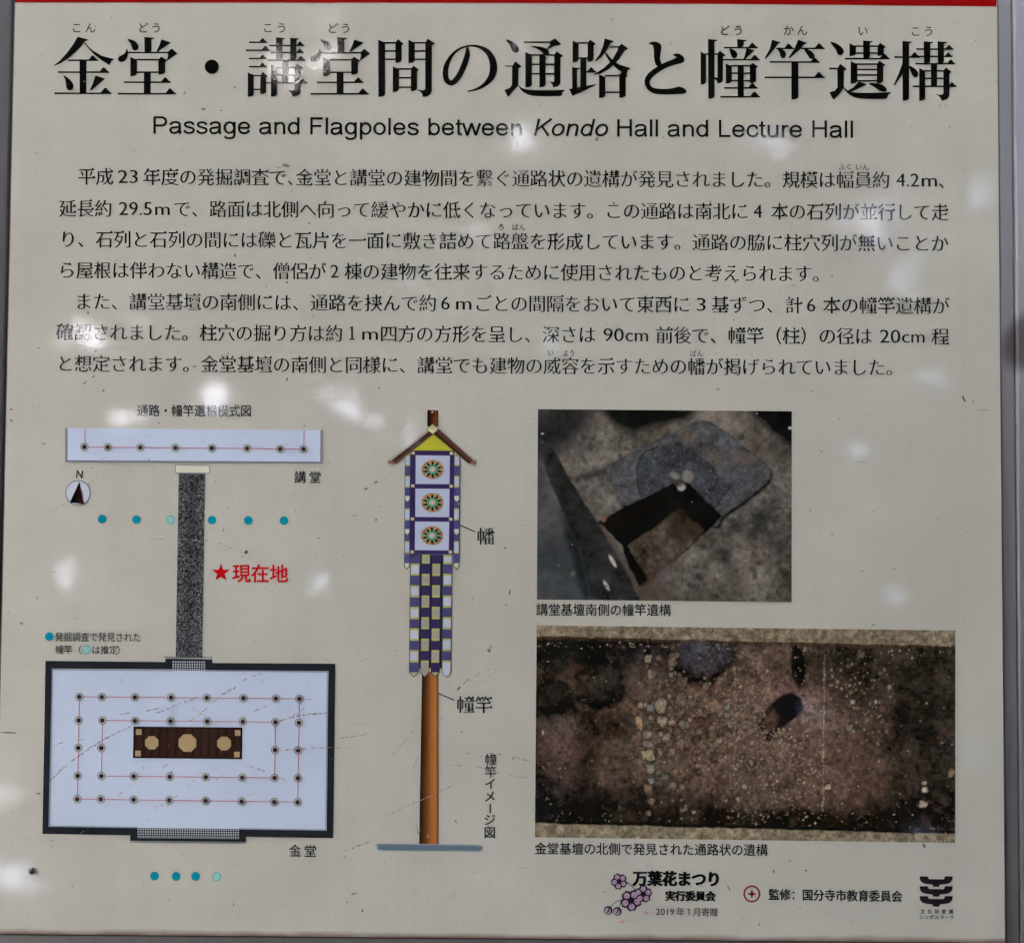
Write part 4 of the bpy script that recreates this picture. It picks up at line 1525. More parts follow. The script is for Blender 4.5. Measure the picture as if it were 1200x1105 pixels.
def side(xa, xb, dx):
    """edge ribbon: white blocks and little shields on purple"""
    q = Print()
    X = lambda x, y: x + dx * (y - 350) / 735
    box = lambda x0, x1, y0, y1, c, z: q.poly(zc((X(x0, y0), y0), (X(x1, y0), y0), (X(x1, y1), y1), (X(x0, y1), y1)), c, z)
    q.poly(zc((X(xa, 350), 350), (X(xb, 350), 350), (X(xb, 1070), 1070), (X((xa + xb) / 2, 1088), 1090), (X(xa, 1070), 1070)), 'leafline', 3)
    box(xa + 4, xb - 4, 352, 1048, 'blue', 5)
    for y0, y1 in ((352, 420), (484, 560), (694, 772), (905, 986)):
        box(xa + 4, xb - 4, y0, y1, 'lime', 6)
        box(xa + 6, xb - 6, y0 + 9, y1 - 9, 'white', 8)
    for y0, y1 in ((562, 612), (776, 826), (988, 1044)):
        box(xa + 4, xb - 4, y0, y1, (72, 72, 122), 6)
    for y0 in (614, 828):
        q.poly(zc((X(xa + 5, y0), y0), (X(xb - 5, y0), y0), (X(xb - 6, y0 + 24), y0 + 24), (X((xa + xb) / 2, y0), y0 + 36), (X(xa + 6, y0 + 24), y0 + 24)), (178, 180, 160), 8)
    q.poly(zc((X(xa + 5, 1048), 1048), (X(xb - 5, 1048), 1048), (X(xb - 6, 1068), 1068), (X((xa + xb) / 2, 1080), 1082), (X(xa + 6, 1068), 1068)), (176, 178, 158), 8)
    return q


side(246, 284, -6).build('side_ribbon', ban)
side(563, 604, -5).build('side_ribbon', ban)
P = Print()
P.quad(zd((281, 54), (552, 56), (548, 790), (276, 788)), (52, 46, 74), 1)
P.build('backing_cloth', ban)
for x0, x1, whites, shade, tip in ((283, 342, ((112, 190), (252, 331), (391, 471), (530, 611), (671, 752)), 1.0, False),
                                   (356, 408, ((55, 112), (178, 253), (318, 396), (458, 536), (597, 676), (738, 820)), 0.84, True),
                                   (424, 476, ((113, 192), (252, 331), (391, 471), (531, 611), (671, 752)), 0.88, False),
                                   (495, 552, ((55, 116), (178, 256), (318, 398), (458, 537), (597, 678), (738, 822)), 1.0, True)):
    q = Print()
    X = lambda x, y: x - 8 * (y - 55) / 760
    box = lambda a, b, y0, y1, c, z: q.poly(zd((X(a, y0), y0), (X(b, y0), y0), (X(b, y1), y1), (X(a, y1), y1)), c, z)
    mx_ = (x0 + x1) / 2
    yt = 848
    q.poly(zd((X(x0 - 3, 55), 55), (X(x1 + 3, 55), 55), (X(x1 + 3, 818), 818), (X(mx_, yt), yt + 1), (X(x0 - 3, 818), 818)), (60, 82, 84) if shade == 1 else (50, 58, 62), 2)
    box(x0 + 1, x1 - 1, 55, 814, tuple(int(c * (0.86 + 0.14 * shade)) for c in (72, 69, 106)) if shade == 1 else (58, 51, 82), 3.2)
    for y0, y1 in whites:
        e = y1 > 800
        wc = tuple(int(c * shade) for c in (164, 170, 186)) if shade == 1 else (142, 138, 132)
        box(x0 + 1, x1 - 1, y0, y1 - (6 if e else 0), 'lime', 4.4)
        box(x0 + 5, x1 - 5, y0 + 13, y1 - (0 if e else 13), wc, 5.6)
        if e:
            q.poly(zd((X(x0 + 5, y1), y1), (X(x1 - 5, y1), y1), (X(mx_, yt - 6), yt - 6)), wc, 5.6)
    if not tip:
        q.poly(zd((X(x0 + 2, 814), 814), (X(x1 - 2, 814), 814), (X(mx_, yt - 5), yt - 6)), (148, 160, 118), 5)
    q.build('streamer', ban)
cg = Canvas(132, 20, 0, 0, 132, 20)
cg.a[:] = (150, 158, 158)
cg.mix(blur(((np.abs(cg.X - 66) < 60) & (np.abs(cg.Y - 10) < 5.5)).astype(float), 1), (98, 112, 124))
gl = Print()
gl.poly(smooth([(443, 988.2), (470, 988.3), (540, 989.2), (563, 990), (566, 993.4), (562, 997.2), (540, 997), (470, 996.6), (445, 996), (441.8, 992)], 4), (112, 124, 134), 2.2)
gl.poly(smooth([(446, 989.5), (470, 989.8), (540, 990.6), (561, 991.4), (563, 993.4), (560, 995.8), (540, 995.6), (470, 995.2), (447, 994.6), (444.6, 992)], 4), 'ground', 3.4)
gl.build('ground_line', ban)
P = Print()
P.line(*zc((602, 802), (700, 845)), 1.1, 'black', 3)
P.build('leader_line', ban)
P = Print()
P.line(*zd((461, 950), (566, 996)), 1.1, 'black', 3)
P.build('leader_line', ban)
P = Print()
run(P, '幡', 558.5, 628, 580, 628.4, 22, 'mincho', 'caption')
P.build('lettering', ban)
P = Print()
run(P, '幢竿', 535, 825.2, 577.5, 825.6, 22, 'mincho', 'caption')
P.build('lettering', ban)
P = Print()
vx = [(575.2, 889.6), (575, 904), (574.6, 918), (574.2, 932.5), (574.4, 946.5), (573.9, 960), (573.9, 975)]
for ch, (x, y) in zip('幢竿イメ', vx):
    run(P, ch, x - 7.2, y, x + 7.2, y, 14.6, 'sans', 'caption')
P.line((574.5, 941.5), (574.4, 952.5), 1.5, 'caption', 2)
for ch, (x, y) in zip('ジ図', vx[5:]):
    run(P, ch, x - 7.2, y, x + 7.2, y, 14.6, 'sans', 'caption')
P.build('lettering', ban)

# ------------------------------------------------------------------ marks along the lower edge
s6 = 6.316


def ze(*p):
    return [(690 + a / s6, 1005 + b / s6) for a, b in p]


P = Print()


def blossom(x, y, r, a0):
    c = ze((x, y))[0]
    for k in range(5):
        a = a0 + 2 * math.pi * k / 5
        sh = [(0.12, -0.3), (0.42, -0.95), (0.72, -0.95), (0.98, -0.38), (0.86, 0), (0.98, 0.38), (0.72, 0.95), (0.42, 0.95), (0.12, 0.3)]
        for sc, col, z in ((1.0, 'plum', 3), (0.66, 'petal', 5)):
            pts = []
            for (u, v_) in sh:
                u2 = 0.55 + (u - 0.55) * sc if sc < 1 else u
                v2 = v_ * (1 if sc == 1 else 0.62) * 0.5
                pts.append((c[0] + r / s6 * (u2 * math.cos(a) - v2 * 0.9 * math.sin(a)), c[1] + r / s6 * (u2 * math.sin(a) + v2 * 0.9 * math.cos(a))))
            P.poly(pts, col, z + (k % 2) * 0.3)
    P.circle(c[0], c[1], r * 0.2 / s6, 'plum', 7, n=8)
    for k in range(5):
        a = a0 + 2 * math.pi * k / 5
        P.line(c, (c[0] + r * 0.48 / s6 * math.cos(a), c[1] + r * 0.48 / s6 * math.sin(a)), 0.55, 'plum', 8)


P.stroke(ze((270, 170), (310, 200), (345, 235)), [1.1, 0.9, 1.0], 'plum', 2)
P.stroke(ze((270, 315), (220, 315), (185, 335), (160, 365)), [1.2, 0.9, 0.8, 0.8], 'plum', 2)
P.stroke(ze((270, 318), (245, 330), (225, 360)), [1.2, 0.9, 0.8], 'plum', 2)
blossom(225, 172, 64, 0.5)
blossom(402, 265, 70, -0.3)
blossom(312, 312, 84, 0.2)
for x, y in ((143, 386), (210, 393)):
    c = ze((x, y))[0]
    P.circle(c[0], c[1], 5.2, 'plum', 3, n=14)
    P.circle(c[0] - 0.6, c[1] + 0.4, 3.9, 'petal', 5, n=12)
    P.stroke([(c[0] + 1.5, c[1] - 4.4), (c[0] + 0.6, c[1]), (c[0] - 2.2, c[1] + 3)], [1.6, 1.4, 0.5], 'plum', 7)
for x, y, r in ((115, 250, 2.6), (425, 405, 3.0), (248, 470, 3.0), (305, 464, 1.6)):
    c = ze((x, y))[0]
    P.circle(c[0], c[1], r, 'palepink', 2, r * 0.62, 9, 0.6)
fest = P.build('blossom_logo', root)
P = Print()
run(P, '万葉花まつり', 741.5, 1028.6, 845, 1029.6, 18.2, 'heavy', 'black')
run(P, '実行委員会', 779.5, 1049, 838.5, 1049.6, 12.2, 'heavy', 'black')
word(P, '2019', 768.6, 1071.3, 790, 1071.5, 10.6, 'latin', 'softtext')
run(P, '年', 792, 1067.8, 803, 1068, 10.8, 'sans', 'softtext')
P.poly([(806.8, 1064.2), (808.0, 1063.9), (808.0, 1071.6), (806.8, 1071.6)], 'softtext')
P.poly([(805, 1065.2), (807, 1064.1), (807, 1065.2), (805.2, 1066)], 'softtext')
run(P, '月寄贈', 812, 1068, 841.5, 1068.4, 10.6, 'sans', 'softtext')
P.build('lettering', fest)

s7 = 4.286
P = Print()
c = (860 + 90 / s7, 1010 + 158 / s7)
P.ring(c[0], c[1], 9.0, 2.1, 'maroon', 2, 36)
P.poly([(c[0] + (6.0 if k % 2 == 0 else 2.1) * math.sin(k * math.pi / 4), c[1] - (6.0 if k % 2 == 0 else 2.1) * math.cos(k * math.pi / 4)) for k in range(8)], (96, 36, 44), 3)
emb = P.build('round_emblem', root)
P = Print()
run(P, '監修：国分寺市教育委員会', 900.5, 1047.4, 1057.5, 1049.8, 14.0, 'medium', 'caption')
P.build('lettering', emb)

P = Print()
for k in range(3):
    y = 49.5 * k
    sh = [(932, 70), (972, 70), (980, 84), (1054, 85), (1060, 70), (1099, 70), (1097, 88), (1086, 102), (1070, 108), (1034, 112), (1030, 123), (1000, 122), (997, 112), (958, 107), (943, 100), (934, 88)]
    P.poly([(860 + a / s7, 1010 + (b + y) / s7) for a, b in sh], (42, 38, 42), 2)
her = P.build('heritage_mark', root)
P = Print()
run(P, '文化財愛護', 1077, 1067.4, 1118.5, 1067.6, 5.6, 'bold', 'softtext')
run(P, 'シンボルマーク', 1077, 1074, 1118.5, 1074.2, 5.6, 'bold', 'softtext')
P.build('lettering', her)

# ------------------------------------------------------------------ dirt and scratches
rd = random.Random(5)
P = Print()


def speck(x, y, rx, ry, c='dirt', ang=None):
    ang = rd.uniform(0, 3.14) if ang is None else ang
    pts = []
    for k in range(7):
        a = 2 * math.pi * k / 7
        u, v_ = rx * math.cos(a) * rd.uniform(0.6, 1.15), ry * math.sin(a) * rd.uniform(0.6, 1.15)
        pts.append((x + u * math.cos(ang) - v_ * math.sin(ang), y + u * math.sin(ang) + v_ * math.cos(ang)))
    P.poly(pts, c, 14)


for _ in range(330):
    x, y = rd.uniform(14, 1168), rd.uniform(14, 1092)
    r_ = abs(rd.gauss(0, 0.42)) + 0.28
    speck(x, y, r_ * rd.uniform(1, 2.4), r_, rd.choice(['dirt', 'scratch', 'scratch', 'scratch', 'darkdirt']))
for (x, y, rx, ry, c, a) in ((335, 195, 5, 2.2, 'dirt', 0.2), (328, 197, 5, 0.8, 'scratch', -0.2), (1128, 467, 1.6, 3.2, 'darkdirt', -0.4), (1129.5, 470, 1.1, 2, 'darkdirt', 0.2), (289, 647, 2.6, 2.4, 'darkdirt', 0), (285, 652, 3, 0.6, 'scratch', 0.7),
                             (573, 762, 2.2, 2.6, 'dirt', 0), (575, 758, 1.2, 5, 'scratch', 0.25), (538, 806, 4, 1.5, 'dirt', -0.7), (546, 798, 6, 0.7, 'scratch', -1.0), (441, 565, 3, 1, 'darkdirt', -0.5), (429, 573, 3, 1.6, 'dirt', -0.4),
                             (441, 609, 2.2, 1.2, 'dirt', -0.6), (597, 694, 1.3, 3.6, 'dirt', 0.2), (592, 642, 1.6, 1.4, 'dirt', 0), (416, 604, 4, 0.7, 'scratch', 0), (541, 857, 1.4, 1.2, 'darkdirt', 0), (425, 1066, 1.5, 1.4, 'darkdirt', 0),
                             (415, 1046, 4, 1, 'darkdirt', -0.2), (407, 1056, 1.6, 0.8, 'dirt', -0.3), (13, 858, 13, 0.9, 'darkdirt', 0.02), (46, 929, 4, 0.9, 'darkdirt', -0.1), (1150, 481, 8, 0.5, 'dirt', 0), (1009, 542, 9, 0.5, 'scratch', 0.1),
                             (975, 626, 3, 0.7, 'dirt', 0.1), (949, 598, 1, 2.4, 'scratch', 0.1), (1047, 666, 1.6, 1, 'dirt', 0), (14, 480, 2, 1, 'darkdirt', 0.4), (14, 493, 2.2, 1, 'darkdirt', 0.6), (52, 520, 3, 0.8, 'darkdirt', 0), (26, 730, 1.8, 1.4, 'dirt', 0),
                             (217, 110, 1.2, 3, 'scratch', 0.5), (854, 1040, 1, 5, 'dirt', -0.5), (889, 1082, 1, 3.6, 'scratch', 0.5), (700, 163, 2, 1.6, 'dirt', 0), (699, 165, 3, 1, 'darkdirt', 0.6), (1112, 150, 1.6, 0.8, 'dirt', 0), (495, 60, 1, 1, 'maroon', 0),
                             (906, 1020, 1.2, 2.6, 'dirt', 0), (944, 1019, 1.4, 1.2, 'darkdirt', 0), (1082, 990, 1.4, 4, 'darkdirt', -0.4), (110, 442, 3, 1, 'dirt', -0.6), (100, 449, 4, 1.4, 'scratch', -0.6), (122, 458, 2, 1, 'dirt', -0.7), (113, 412, 1.8, 1.6, 'scratch', 0),
                             (276, 300, 1.2, 2, 'dirt', 0), (46, 408, 2, 1, 'dirt', -0.4), (337, 445, 1, 2.6, 'dirt', 0.3), (104, 367, 1.2, 2, 'dirt', 0)):
    speck(x, y, rx, ry, c, a)
P.build('dirt', panel, kind='stuff')

P = Print()


def scratch(pts, wd=0.8, c='scratch', gap=0.35, jit=0.7):
    P = Print()
    wd *= 1.45
    q = smooth(pts, 16, False)
    i = 0
    while i < len(q) - 2:
        j = min(len(q) - 1, i + rd.randint(1, 4))
        if rd.random() > gap:
            d = np.array([rd.gauss(0, jit), rd.gauss(0, jit)]) * 0.4
            P.stroke([q[i] + d, (q[i] + q[j]) / 2 + d, q[j] + d], [0.1, wd * rd.uniform(0.5, 1.3), 0.1], c, 15, 2)
        i = j
    if P.v:
        P.build('scratch', panel)


for a, wd, c, gp in ((((62, 618), (110, 570), (180, 515), (260, 462), (390, 396)), 0.9, 'dirt', 0.12), (((480, 350), (560, 318), (640, 288)), 1.1, 'dirt', 0.25), (((600, 388), (660, 345), (740, 275), (830, 215), (890, 195)), 0.9, 'scratch', 0.3),
                     (((740, 278), (770, 262), (810, 236)), 1.2, 'dirt', 0.2), (((300, 360), (420, 345), (540, 318)), 0.8, 'scratch', 0.5), (((820, 362), (870, 338), (910, 322)), 1.3, 'dirt', 0.3), (((950, 385), (1040, 360), (1150, 348)), 1.0, 'dirt', 0.3),
                     (((960, 495), (1080, 486), (1200, 484)), 0.8, 'scratch', 0.4), (((70, 475), (150, 458), (200, 452)), 0.7, 'scratch', 0.5), (((820, 550), (900, 575), (985, 612)), 0.8, 'scratch', 0.3), (((440, 775), (500, 735), (570, 660)), 0.7, 'scratch', 0.5),
                     (((430, 610), (470, 590), (560, 520)), 0.8, 'scratch', 0.45), (((330, 672), (400, 610), (440, 545)), 0.8, 'scratch', 0.5), (((620, 330), (650, 350), (690, 368)), 0.6, 'scratch', 0.3), (((600, 640), (660, 575), (720, 570)), 0.6, 'scratch', 0.5),
                     (((470, 720), (520, 700), (575, 662)), 0.6, 'scratch', 0.5), (((960, 378), (1000, 368), (1060, 330)), 0.8, 'scratch', 0.4), (((1040, 300), (1080, 296), (1115, 290)), 0.7, 'scratch', 0.4)):
    scratch(zb(*a), wd, c, gp)


def zf(*p):
    return [(380 + a / 3.565, 700 + b / 3.565) for a, b in p]


for a, wd, c, gp in ((((265, 685), (320, 620), (390, 530)), 0.8, 'scratch', 0.35), (((440, 590), (490, 505), (520, 470)), 0.7, 'scratch', 0.4), (((270, 905), (340, 870), (440, 830), (540, 780)), 0.8, 'scratch', 0.4), (((40, 1070), (130, 1040), (240, 995)), 0.9, 'dirt', 0.4),
                     (((60, 585), (120, 578), (185, 565)), 1.0, 'scratch', 0.3), (((50, 628), (110, 626)), 0.7, 'scratch', 0.3), (((110, 525), (180, 525)), 0.7, 'scratch', 0.4), (((540, 630), (640, 660), (720, 650), (870, 685)), 1.0, 'scratch', 0.35),
                     (((520, 700), (640, 705), (760, 738), (860, 752)), 0.8, 'scratch', 0.4), (((560, 380), (600, 345), (690, 300), (745, 290)), 0.9, 'scratch', 0.4), (((640, 360), (690, 330), (720, 300)), 0.6, 'scratch', 0.5), (((100, 280), (230, 240), (340, 210)), 0.6, 'scratch', 0.5),
                     (((370, 720), (395, 660)), 0.9, 'scratch', 0.3), (((60, 1105), (110, 1070)), 0.9, 'dirt', 0.2), (((385, 945), (395, 985), (405, 960)), 1.0, 'dirt', 0.2)):
    scratch(zf(*a), wd, c, gp)
scratch([(150, 622), (180, 631), (205, 632), (245, 634), (272, 642), (290, 650), (296, 656)], 0.6, 'scratch', 0.3)
scratch([(1082, 972), (1100, 970), (1114, 982)], 0.8, 'scratch', 0.3)
scratch([(60, 600), (76, 590), (110, 563), (118, 560)], 0.7, 'scratch', 0.5)
for _ in range(26):
    x, y = rd.uniform(30, 1150), rd.uniform(440, 1080)
    a = rd.uniform(-0.9, 0.3)
    l = rd.uniform(8, 34)
    scratch([(x, y), (x + l * 0.5 * math.cos(a), y + l * 0.5 * math.sin(a) + rd.uniform(-1, 1)), (x + l * math.cos(a), y + l * math.sin(a))], 0.5, 'scratch', 0.5)


# ------------------------------------------------------------------ the bug on the lower left of the board
bm_v, bm_f = [], []


def ball(cx_, cy_, cz_, rx, ry, rz, nu=14, nv=8):
    i0 = len(bm_v)
    for j in range(nv + 1):
        t = math.pi * j / nv
        for i in range(nu):
            a = 2 * math.pi * i / nu
            bm_v.append((cx_ + rx * math.sin(t) * math.cos(a), cy_ + ry * math.sin(t) * math.sin(a), cz_ + rz * math.cos(t)))
    for j in range(nv):
        for i in range(nu):
            bm_f.append((i0 + j * nu + i, i0 + (j + 1) * nu + i, i0 + (j + 1) * nu + (i + 1) % nu, i0 + j * nu + (i + 1) % nu))


def leg(p, q, r_=0.00022):
    i0 = len(bm_v)
    d = (Vector(q) - Vector(p)).normalized()
    s_ = d.orthogonal().normalized()
    t_ = d.cross(s_)
    for e, k in ((p, 1.0), (q, 0.5)):
        for a in range(5):
            an = 2 * math.pi * a / 5
            bm_v.append(tuple(Vector(e) + (s_ * math.cos(an) + t_ * math.sin(an)) * r_ * k))
    for a in range(5):
        bm_f.append((i0 + a, i0 + (a + 1) % 5, i0 + 5 + (a + 1) % 5, i0 + 5 + a))


ball(0, 0, 0.0018, 0.0027, 0.0025, 0.0018)
ball(0.0004, 0.0026, 0.0014, 0.0011, 0.0010, 0.0010)
for sgn in (-1, 1):
    for yy in (-0.001, 0.0003, 0.0015):
        leg((sgn * 0.002, yy, 0.0012), (sgn * 0.0034, yy * 1.8, 0.0002))
leg((-0.0018, 0.0012, 0.0012), (-0.0042, 0.0019, 0.0004), 0.0003)
me = bpy.data.meshes.new('bug')
me.from_pydata(bm_v, [], bm_f)
for p in me.polygons:
    p.use_smooth = True
bmat = bpy.data.materials.new('dark shell')
bmat.use_nodes = True
_nt = bmat.node_tree
_b = _nt.nodes['Principled BSDF']
_n = nn(_nt, 'ShaderNodeTexNoise')
_n.inputs['Scale'].default_value = 900
_m = nn(_nt, 'ShaderNodeMix', data_type='RGBA')
_m.inputs['A'].default_value = (0.012, 0.008, 0.010, 1)
_m.inputs['B'].default_value = (0.05, 0.022, 0.024, 1)
_nt.links.new(_n.outputs[0], _m.inputs['Factor'])
_nt.links.new(_m.outputs['Result'], _b.inputs['Base Color'])
_b.inputs['Roughness'].default_value = 0.4
me.materials.append(bmat)
bug = bpy.data.objects.new('bug', me)
S.collection.objects.link(bug)
c = B([(38.2, 1020.2)])[0]
bug.matrix_world = ROOT @ Matrix.Translation((c[0], c[1] + YC, 0.0001))
bug['label'] = 'tiny round dark bug sitting on the lower left corner of the cream board'
bug['category'] = 'bug'

# ------------------------------------------------------------------ ground and the woods the glossy film mirrors
gm = bpy.data.materials.new('forest floor')
gm.use_nodes = True
_nt = gm.node_tree
_b = _nt.nodes['Principled BSDF']
_n = nn(_nt, 'ShaderNodeTexNoise')
_n.inputs['Scale'].default_value = 3
_n.inputs['Detail'].default_value = 8
_m = nn(_nt, 'ShaderNodeMix', data_type='RGBA')
_m.inputs['A'].default_value = (0.05, 0.042, 0.03, 1)
_m.inputs['B'].default_value = (0.12, 0.10, 0.075, 1)
_nt.links.new(_n.outputs[0], _m.inputs['Factor'])
_nt.links.new(_m.outputs['Result'], _b.inputs['Base Color'])
_b.inputs['Roughness'].default_value = 0.95
me = bpy.data.meshes.new('ground')
me.from_pydata([(-120, -120, -0.004), (120, -120, -0.004), (120, 120, -0.004), (-120, 120, -0.004)], [], [(0, 1, 2, 3)])
me.materials.append(gm)
go = bpy.data.objects.new('ground', me)
S.collection.objects.link(go)
go['kind'] = 'structure'

# gaps cut into the unseen foliage to shape the board's glare: (x, y, rx, ry, angle, openness), where the board mirrors them
GAPS = [(335, 86, 20, 9, .3, 1), (374, 68, 34, 7, -.6, 1), (318, 58, 7, 16, -.4, .7), (98, 392, 27, 13, .2, 1), (62, 394, 10, 9, 0, .9), (226, 356, 17, 11, .2, .9), (182, 352, 10, 7, 0, .6), (252, 462, 15, 16, .6, 1),
        (9, 385, 5, 20, 0, .9), (418, 480, 30, 11, .6, 1), (481, 508, 8, 13, .2, .9), (546, 503, 6, 6, 0, .7), (150, 488, 26, 9, .1, 1), (256, 478, 13, 18, .3, .8), (338, 505, 13, 10, -.4, .9), (395, 468, 20, 9, .3, .8),
        (80, 672, 14, 13, 0, .9), (45, 644, 10, 14, 0, .7), (370, 685, 13, 10, -.3, .8), (66, 736, 20, 10, -.3, .8), (14, 926, 14, 12, 0, .8), (16, 960, 14, 8, 0, .8), (20, 1028, 30, 17, .3, 1), (54, 1043, 18, 8, 0, .6), (272, 1080, 14, 6, .2, .9),
        (478, 335, 11, 14, .2, .9), (474, 300, 7, 8, 0, .6), (612, 168, 15, 14, .4, .9), (598, 140, 9, 8, 0, .6), (586, 92, 9, 11, .2, 1), (610, 55, 9, 8, 0, .4), (350, 16, 5, 6, 0, .8), (392, 18, 9, 7, 0, .7), (216, 47, 8, 6, 0, .25), (230, 72, 14, 8, 0, .12),
        (1004, 529, 9, 8, 0, 1), (1047, 696, 9, 8, 0, 1), (1106, 641, 7, 4, 0, .5), (1086, 448, 26, 12, 0, .5), (1060, 330, 10, 24, 0, .6), (1002, 262, 28, 13, 0, .55), (1045, 240, 10, 14, 0, .5), (1150, 222, 11, 24, .2, .6), (966, 160, 13, 8, .3, .7), (912, 172, 9, 10, 0, .6),
        (884, 168, 8, 8, 0, .5), (648, 406, 12, 9, 0, .7), (775, 330, 9, 12, 0, .55), (771, 670, 8, 8, 0, .6), (824, 762, 11, 6, 0, .25), (932, 820, 8, 8, 0, .45), (962, 838, 7, 6, 0, .4), (1082, 975, 20, 4, 0, .3), (1142, 882, 18, 7, .2, .7), (1112, 1000, 9, 13, .4, .6),
        (560, 268, 9, 7, 0, .4), (45, 250, 12, 8, 0, .5), (20, 190, 8, 7, 0, .5), (160, 380, 12, 12, 0, .4), (1040, 130, 20, 10, .3, .3), (990, 575, 20, 14, 0, .25), (740, 1020, 16, 8, 0, .3), (1060, 280, 80, 60, .2, .1)]
NM = np.array([0, 0, 1.0])


def mirror_px(p):
    """where on the picture the board mirrors a point p (panel coordinates, z towards the viewer)"""
    q = p * np.array([1, -1, 1.0])       # panel frame, then mirrored: z into the panel
    y = q @ RM.T + TV
    return np.c_[CX + F * y[:, 0] / y[:, 2], CY + F * y[:, 1] / y[:, 2]]


def leaves(pos, size, seed):
    r = np.random.default_rng(seed)
    n_ = len(pos)
    d = r.normal(size=(n_, 3))
    d /= np.linalg.norm(d, axis=1)[:, None]
    e = np.cross(d, r.normal(size=(n_, 3)))
    e /= np.linalg.norm(e, axis=1)[:, None] + 1e-9
    f_ = np.cross(d, e)
    L_ = size[:, None]
    return np.stack([pos - e * L_, pos + f_ * L_ * 0.55 - e * L_ * 0.1, pos + e * L_, pos - f_ * L_ * 0.55 - e * L_ * 0.1], 1).reshape(-1, 3)


NL, NX = 260000, 190000
r = np.random.default_rng(77)
# part 1: the crowns opposite the board (mirrored by it)
far = r.uniform(3.6, 5.6, NL)
px_ = np.c_[np.r_[r.uniform(-700, 1900, NL - NX), r.uniform(-90, 1290, NX)], np.r_[r.uniform(-700, 1800, NL - NX), r.uniform(-90, 1195, NX)]]
dv = np.c_[(px_[:, 0] - CX) / F, (px_[:, 1] - CY) / F, np.ones(NL)]
pc = dv * far[:, None]                               # virtual point in camera frame
pp = (pc - TV) @ RM                                  # panel frame, behind the panel
pos1 = pp * np.array([1, -1, 1.0])                   # mirrored: in front of the panel
size1 = r.uniform(0.035, 0.085, NL)
inside = (px_[:, 0] > -40) & (px_[:, 0] < 1260) & (px_[:, 1] > -40) & (px_[:, 1] < 1150)
keep = np.ones(NL, bool)
op = np.zeros(NL)
pad_ = size1 / far * F
for (x, y, rx, ry, a, s_) in GAPS:
    c_, q_ = math.cos(a), math.sin(a)
    dx, dy = px_[:, 0] - x, px_[:, 1] - y
    d = np.hypot((dx * c_ + dy * q_) / (rx + 0.55 * pad_), (-dx * q_ + dy * c_) / (ry + 0.55 * pad_))
    op = np.maximum(op, np.where(d < 1, s_, 0))
hsh = r.random(NL)
keep &= ~(inside & (hsh < np.where(op > 0, 1 + np.log(np.maximum(op, 0.05) * np.where(px_[:, 0] < 500, np.where(px_[:, 1] < 450, 0.42, 0.58), 0.8)) / 15.0, 0)))
pos1, size1 = pos1[keep], size1[keep]
# part 2: crowns all round and overhead, with their own irregular gaps
N2 = 130000
u = r.normal(size=(N2, 3))
u /= np.linalg.norm(u, axis=1)[:, None]
cl = fbm(256, 256, 22, 301, 3)
th = np.arctan2(u[:, 1], u[:, 0])
kk = cl[np.clip(((u[:, 2] + 1) * 127).astype(int), 0, 255), np.clip(((th + math.pi) / (2 * math.pi) * 255).astype(int), 0, 255)]
rad = r.uniform(4.2, 6.4, N2)
pos2 = u * rad[:, None]
ok = (pos2[:, 2] > 0.5) & (kk > np.where(pos2[:, 1] > 0.6 * pos2[:, 2], 0.30, 0.36))
px2 = mirror_px(pos2)
inw = (px2[:, 0] > -60) & (px2[:, 0] < 1280) & (px2[:, 1] > -60) & (px2[:, 1] < 1170) & (pos2[:, 2] > 0)
ok &= ~inw
pos2 = pos2[ok]
size2 = r.uniform(0.06, 0.14, len(pos2))
R3 = np.array(ROOT)[:3, :3]
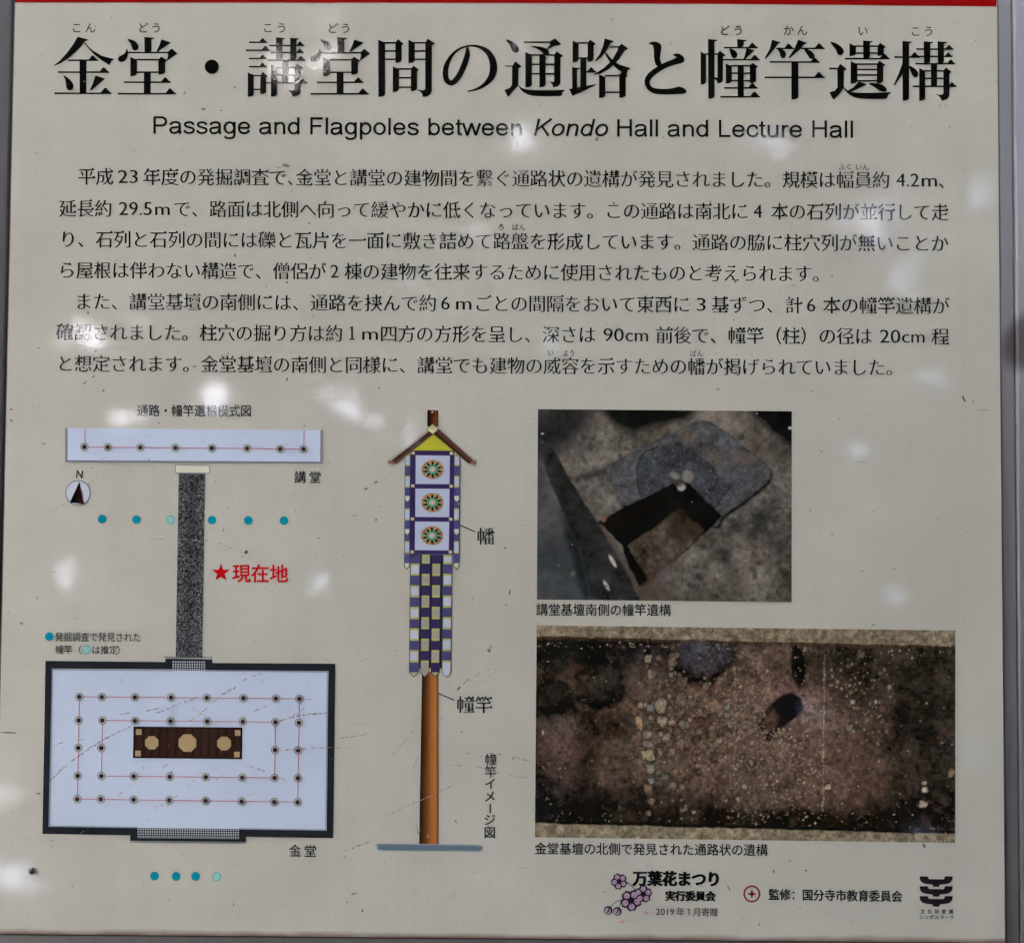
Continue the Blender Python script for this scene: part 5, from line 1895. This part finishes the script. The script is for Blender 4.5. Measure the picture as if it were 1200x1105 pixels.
# part 3: unseen thick crown added to keep the sun off the board
N3 = 90000
sl = np.array(sd) @ R3
e1 = np.cross(sl, [1.0, 0, 0])
e1 /= np.linalg.norm(e1)
e2 = np.cross(sl, e1)
ra, an_ = 1.5 * np.sqrt(r.random(N3)), r.random(N3) * 2 * math.pi
pos3 = sl * r.uniform(4.6, 6.4, N3)[:, None] + e1 * (ra * np.cos(an_))[:, None] + e2 * (ra * np.sin(an_))[:, None]
px3 = mirror_px(pos3)
pos3 = pos3[~((px3[:, 0] > -60) & (px3[:, 0] < 1280) & (px3[:, 1] > -60) & (px3[:, 1] < 1170))]
size3 = r.uniform(0.06, 0.12, len(pos3))
allp = np.r_[leaves(pos1, size1, 1), leaves(pos2, size2, 2), leaves(pos3, size3, 3)] + np.array([0, YC, 0])
allp = allp @ R3.T
keepv = (allp.reshape(-1, 4, 3)[:, :, 2].min(1) > 0.05)
allp = allp.reshape(-1, 4, 3)[keepv].reshape(-1, 3)
nf_ = len(allp) // 4
me = bpy.data.meshes.new('woods')
me.vertices.add(len(allp))
me.vertices.foreach_set('co', allp.astype(np.float32).ravel())
me.loops.add(nf_ * 4)
me.loops.foreach_set('vertex_index', np.arange(nf_ * 4, dtype=np.int32))
me.polygons.add(nf_)
me.polygons.foreach_set('loop_start', (np.arange(nf_) * 4).astype(np.int32))
me.update(calc_edges=True)
lm = bpy.data.materials.new('broad leaves')
lm.use_nodes = True
_nt = lm.node_tree
_b = _nt.nodes['Principled BSDF']
_n = nn(_nt, 'ShaderNodeTexNoise')
_n.inputs['Scale'].default_value = 1.6
_m = nn(_nt, 'ShaderNodeMix', data_type='RGBA')
_m.inputs['A'].default_value = (0.02, 0.032, 0.014, 1)
_m.inputs['B'].default_value = (0.05, 0.07, 0.026, 1)
_nt.links.new(_n.outputs[0], _m.inputs['Factor'])
_nt.links.new(_m.outputs['Result'], _b.inputs['Base Color'])
_b.inputs['Roughness'].default_value = 0.6
me.materials.append(lm)
wo = bpy.data.objects.new('woods', me)
S.collection.objects.link(wo)
wo['kind'] = 'stuff'
wo['label'] = 'shady leafy woods opposite the board, mirrored in its glossy film, gaps and sun screen shaped for the light'
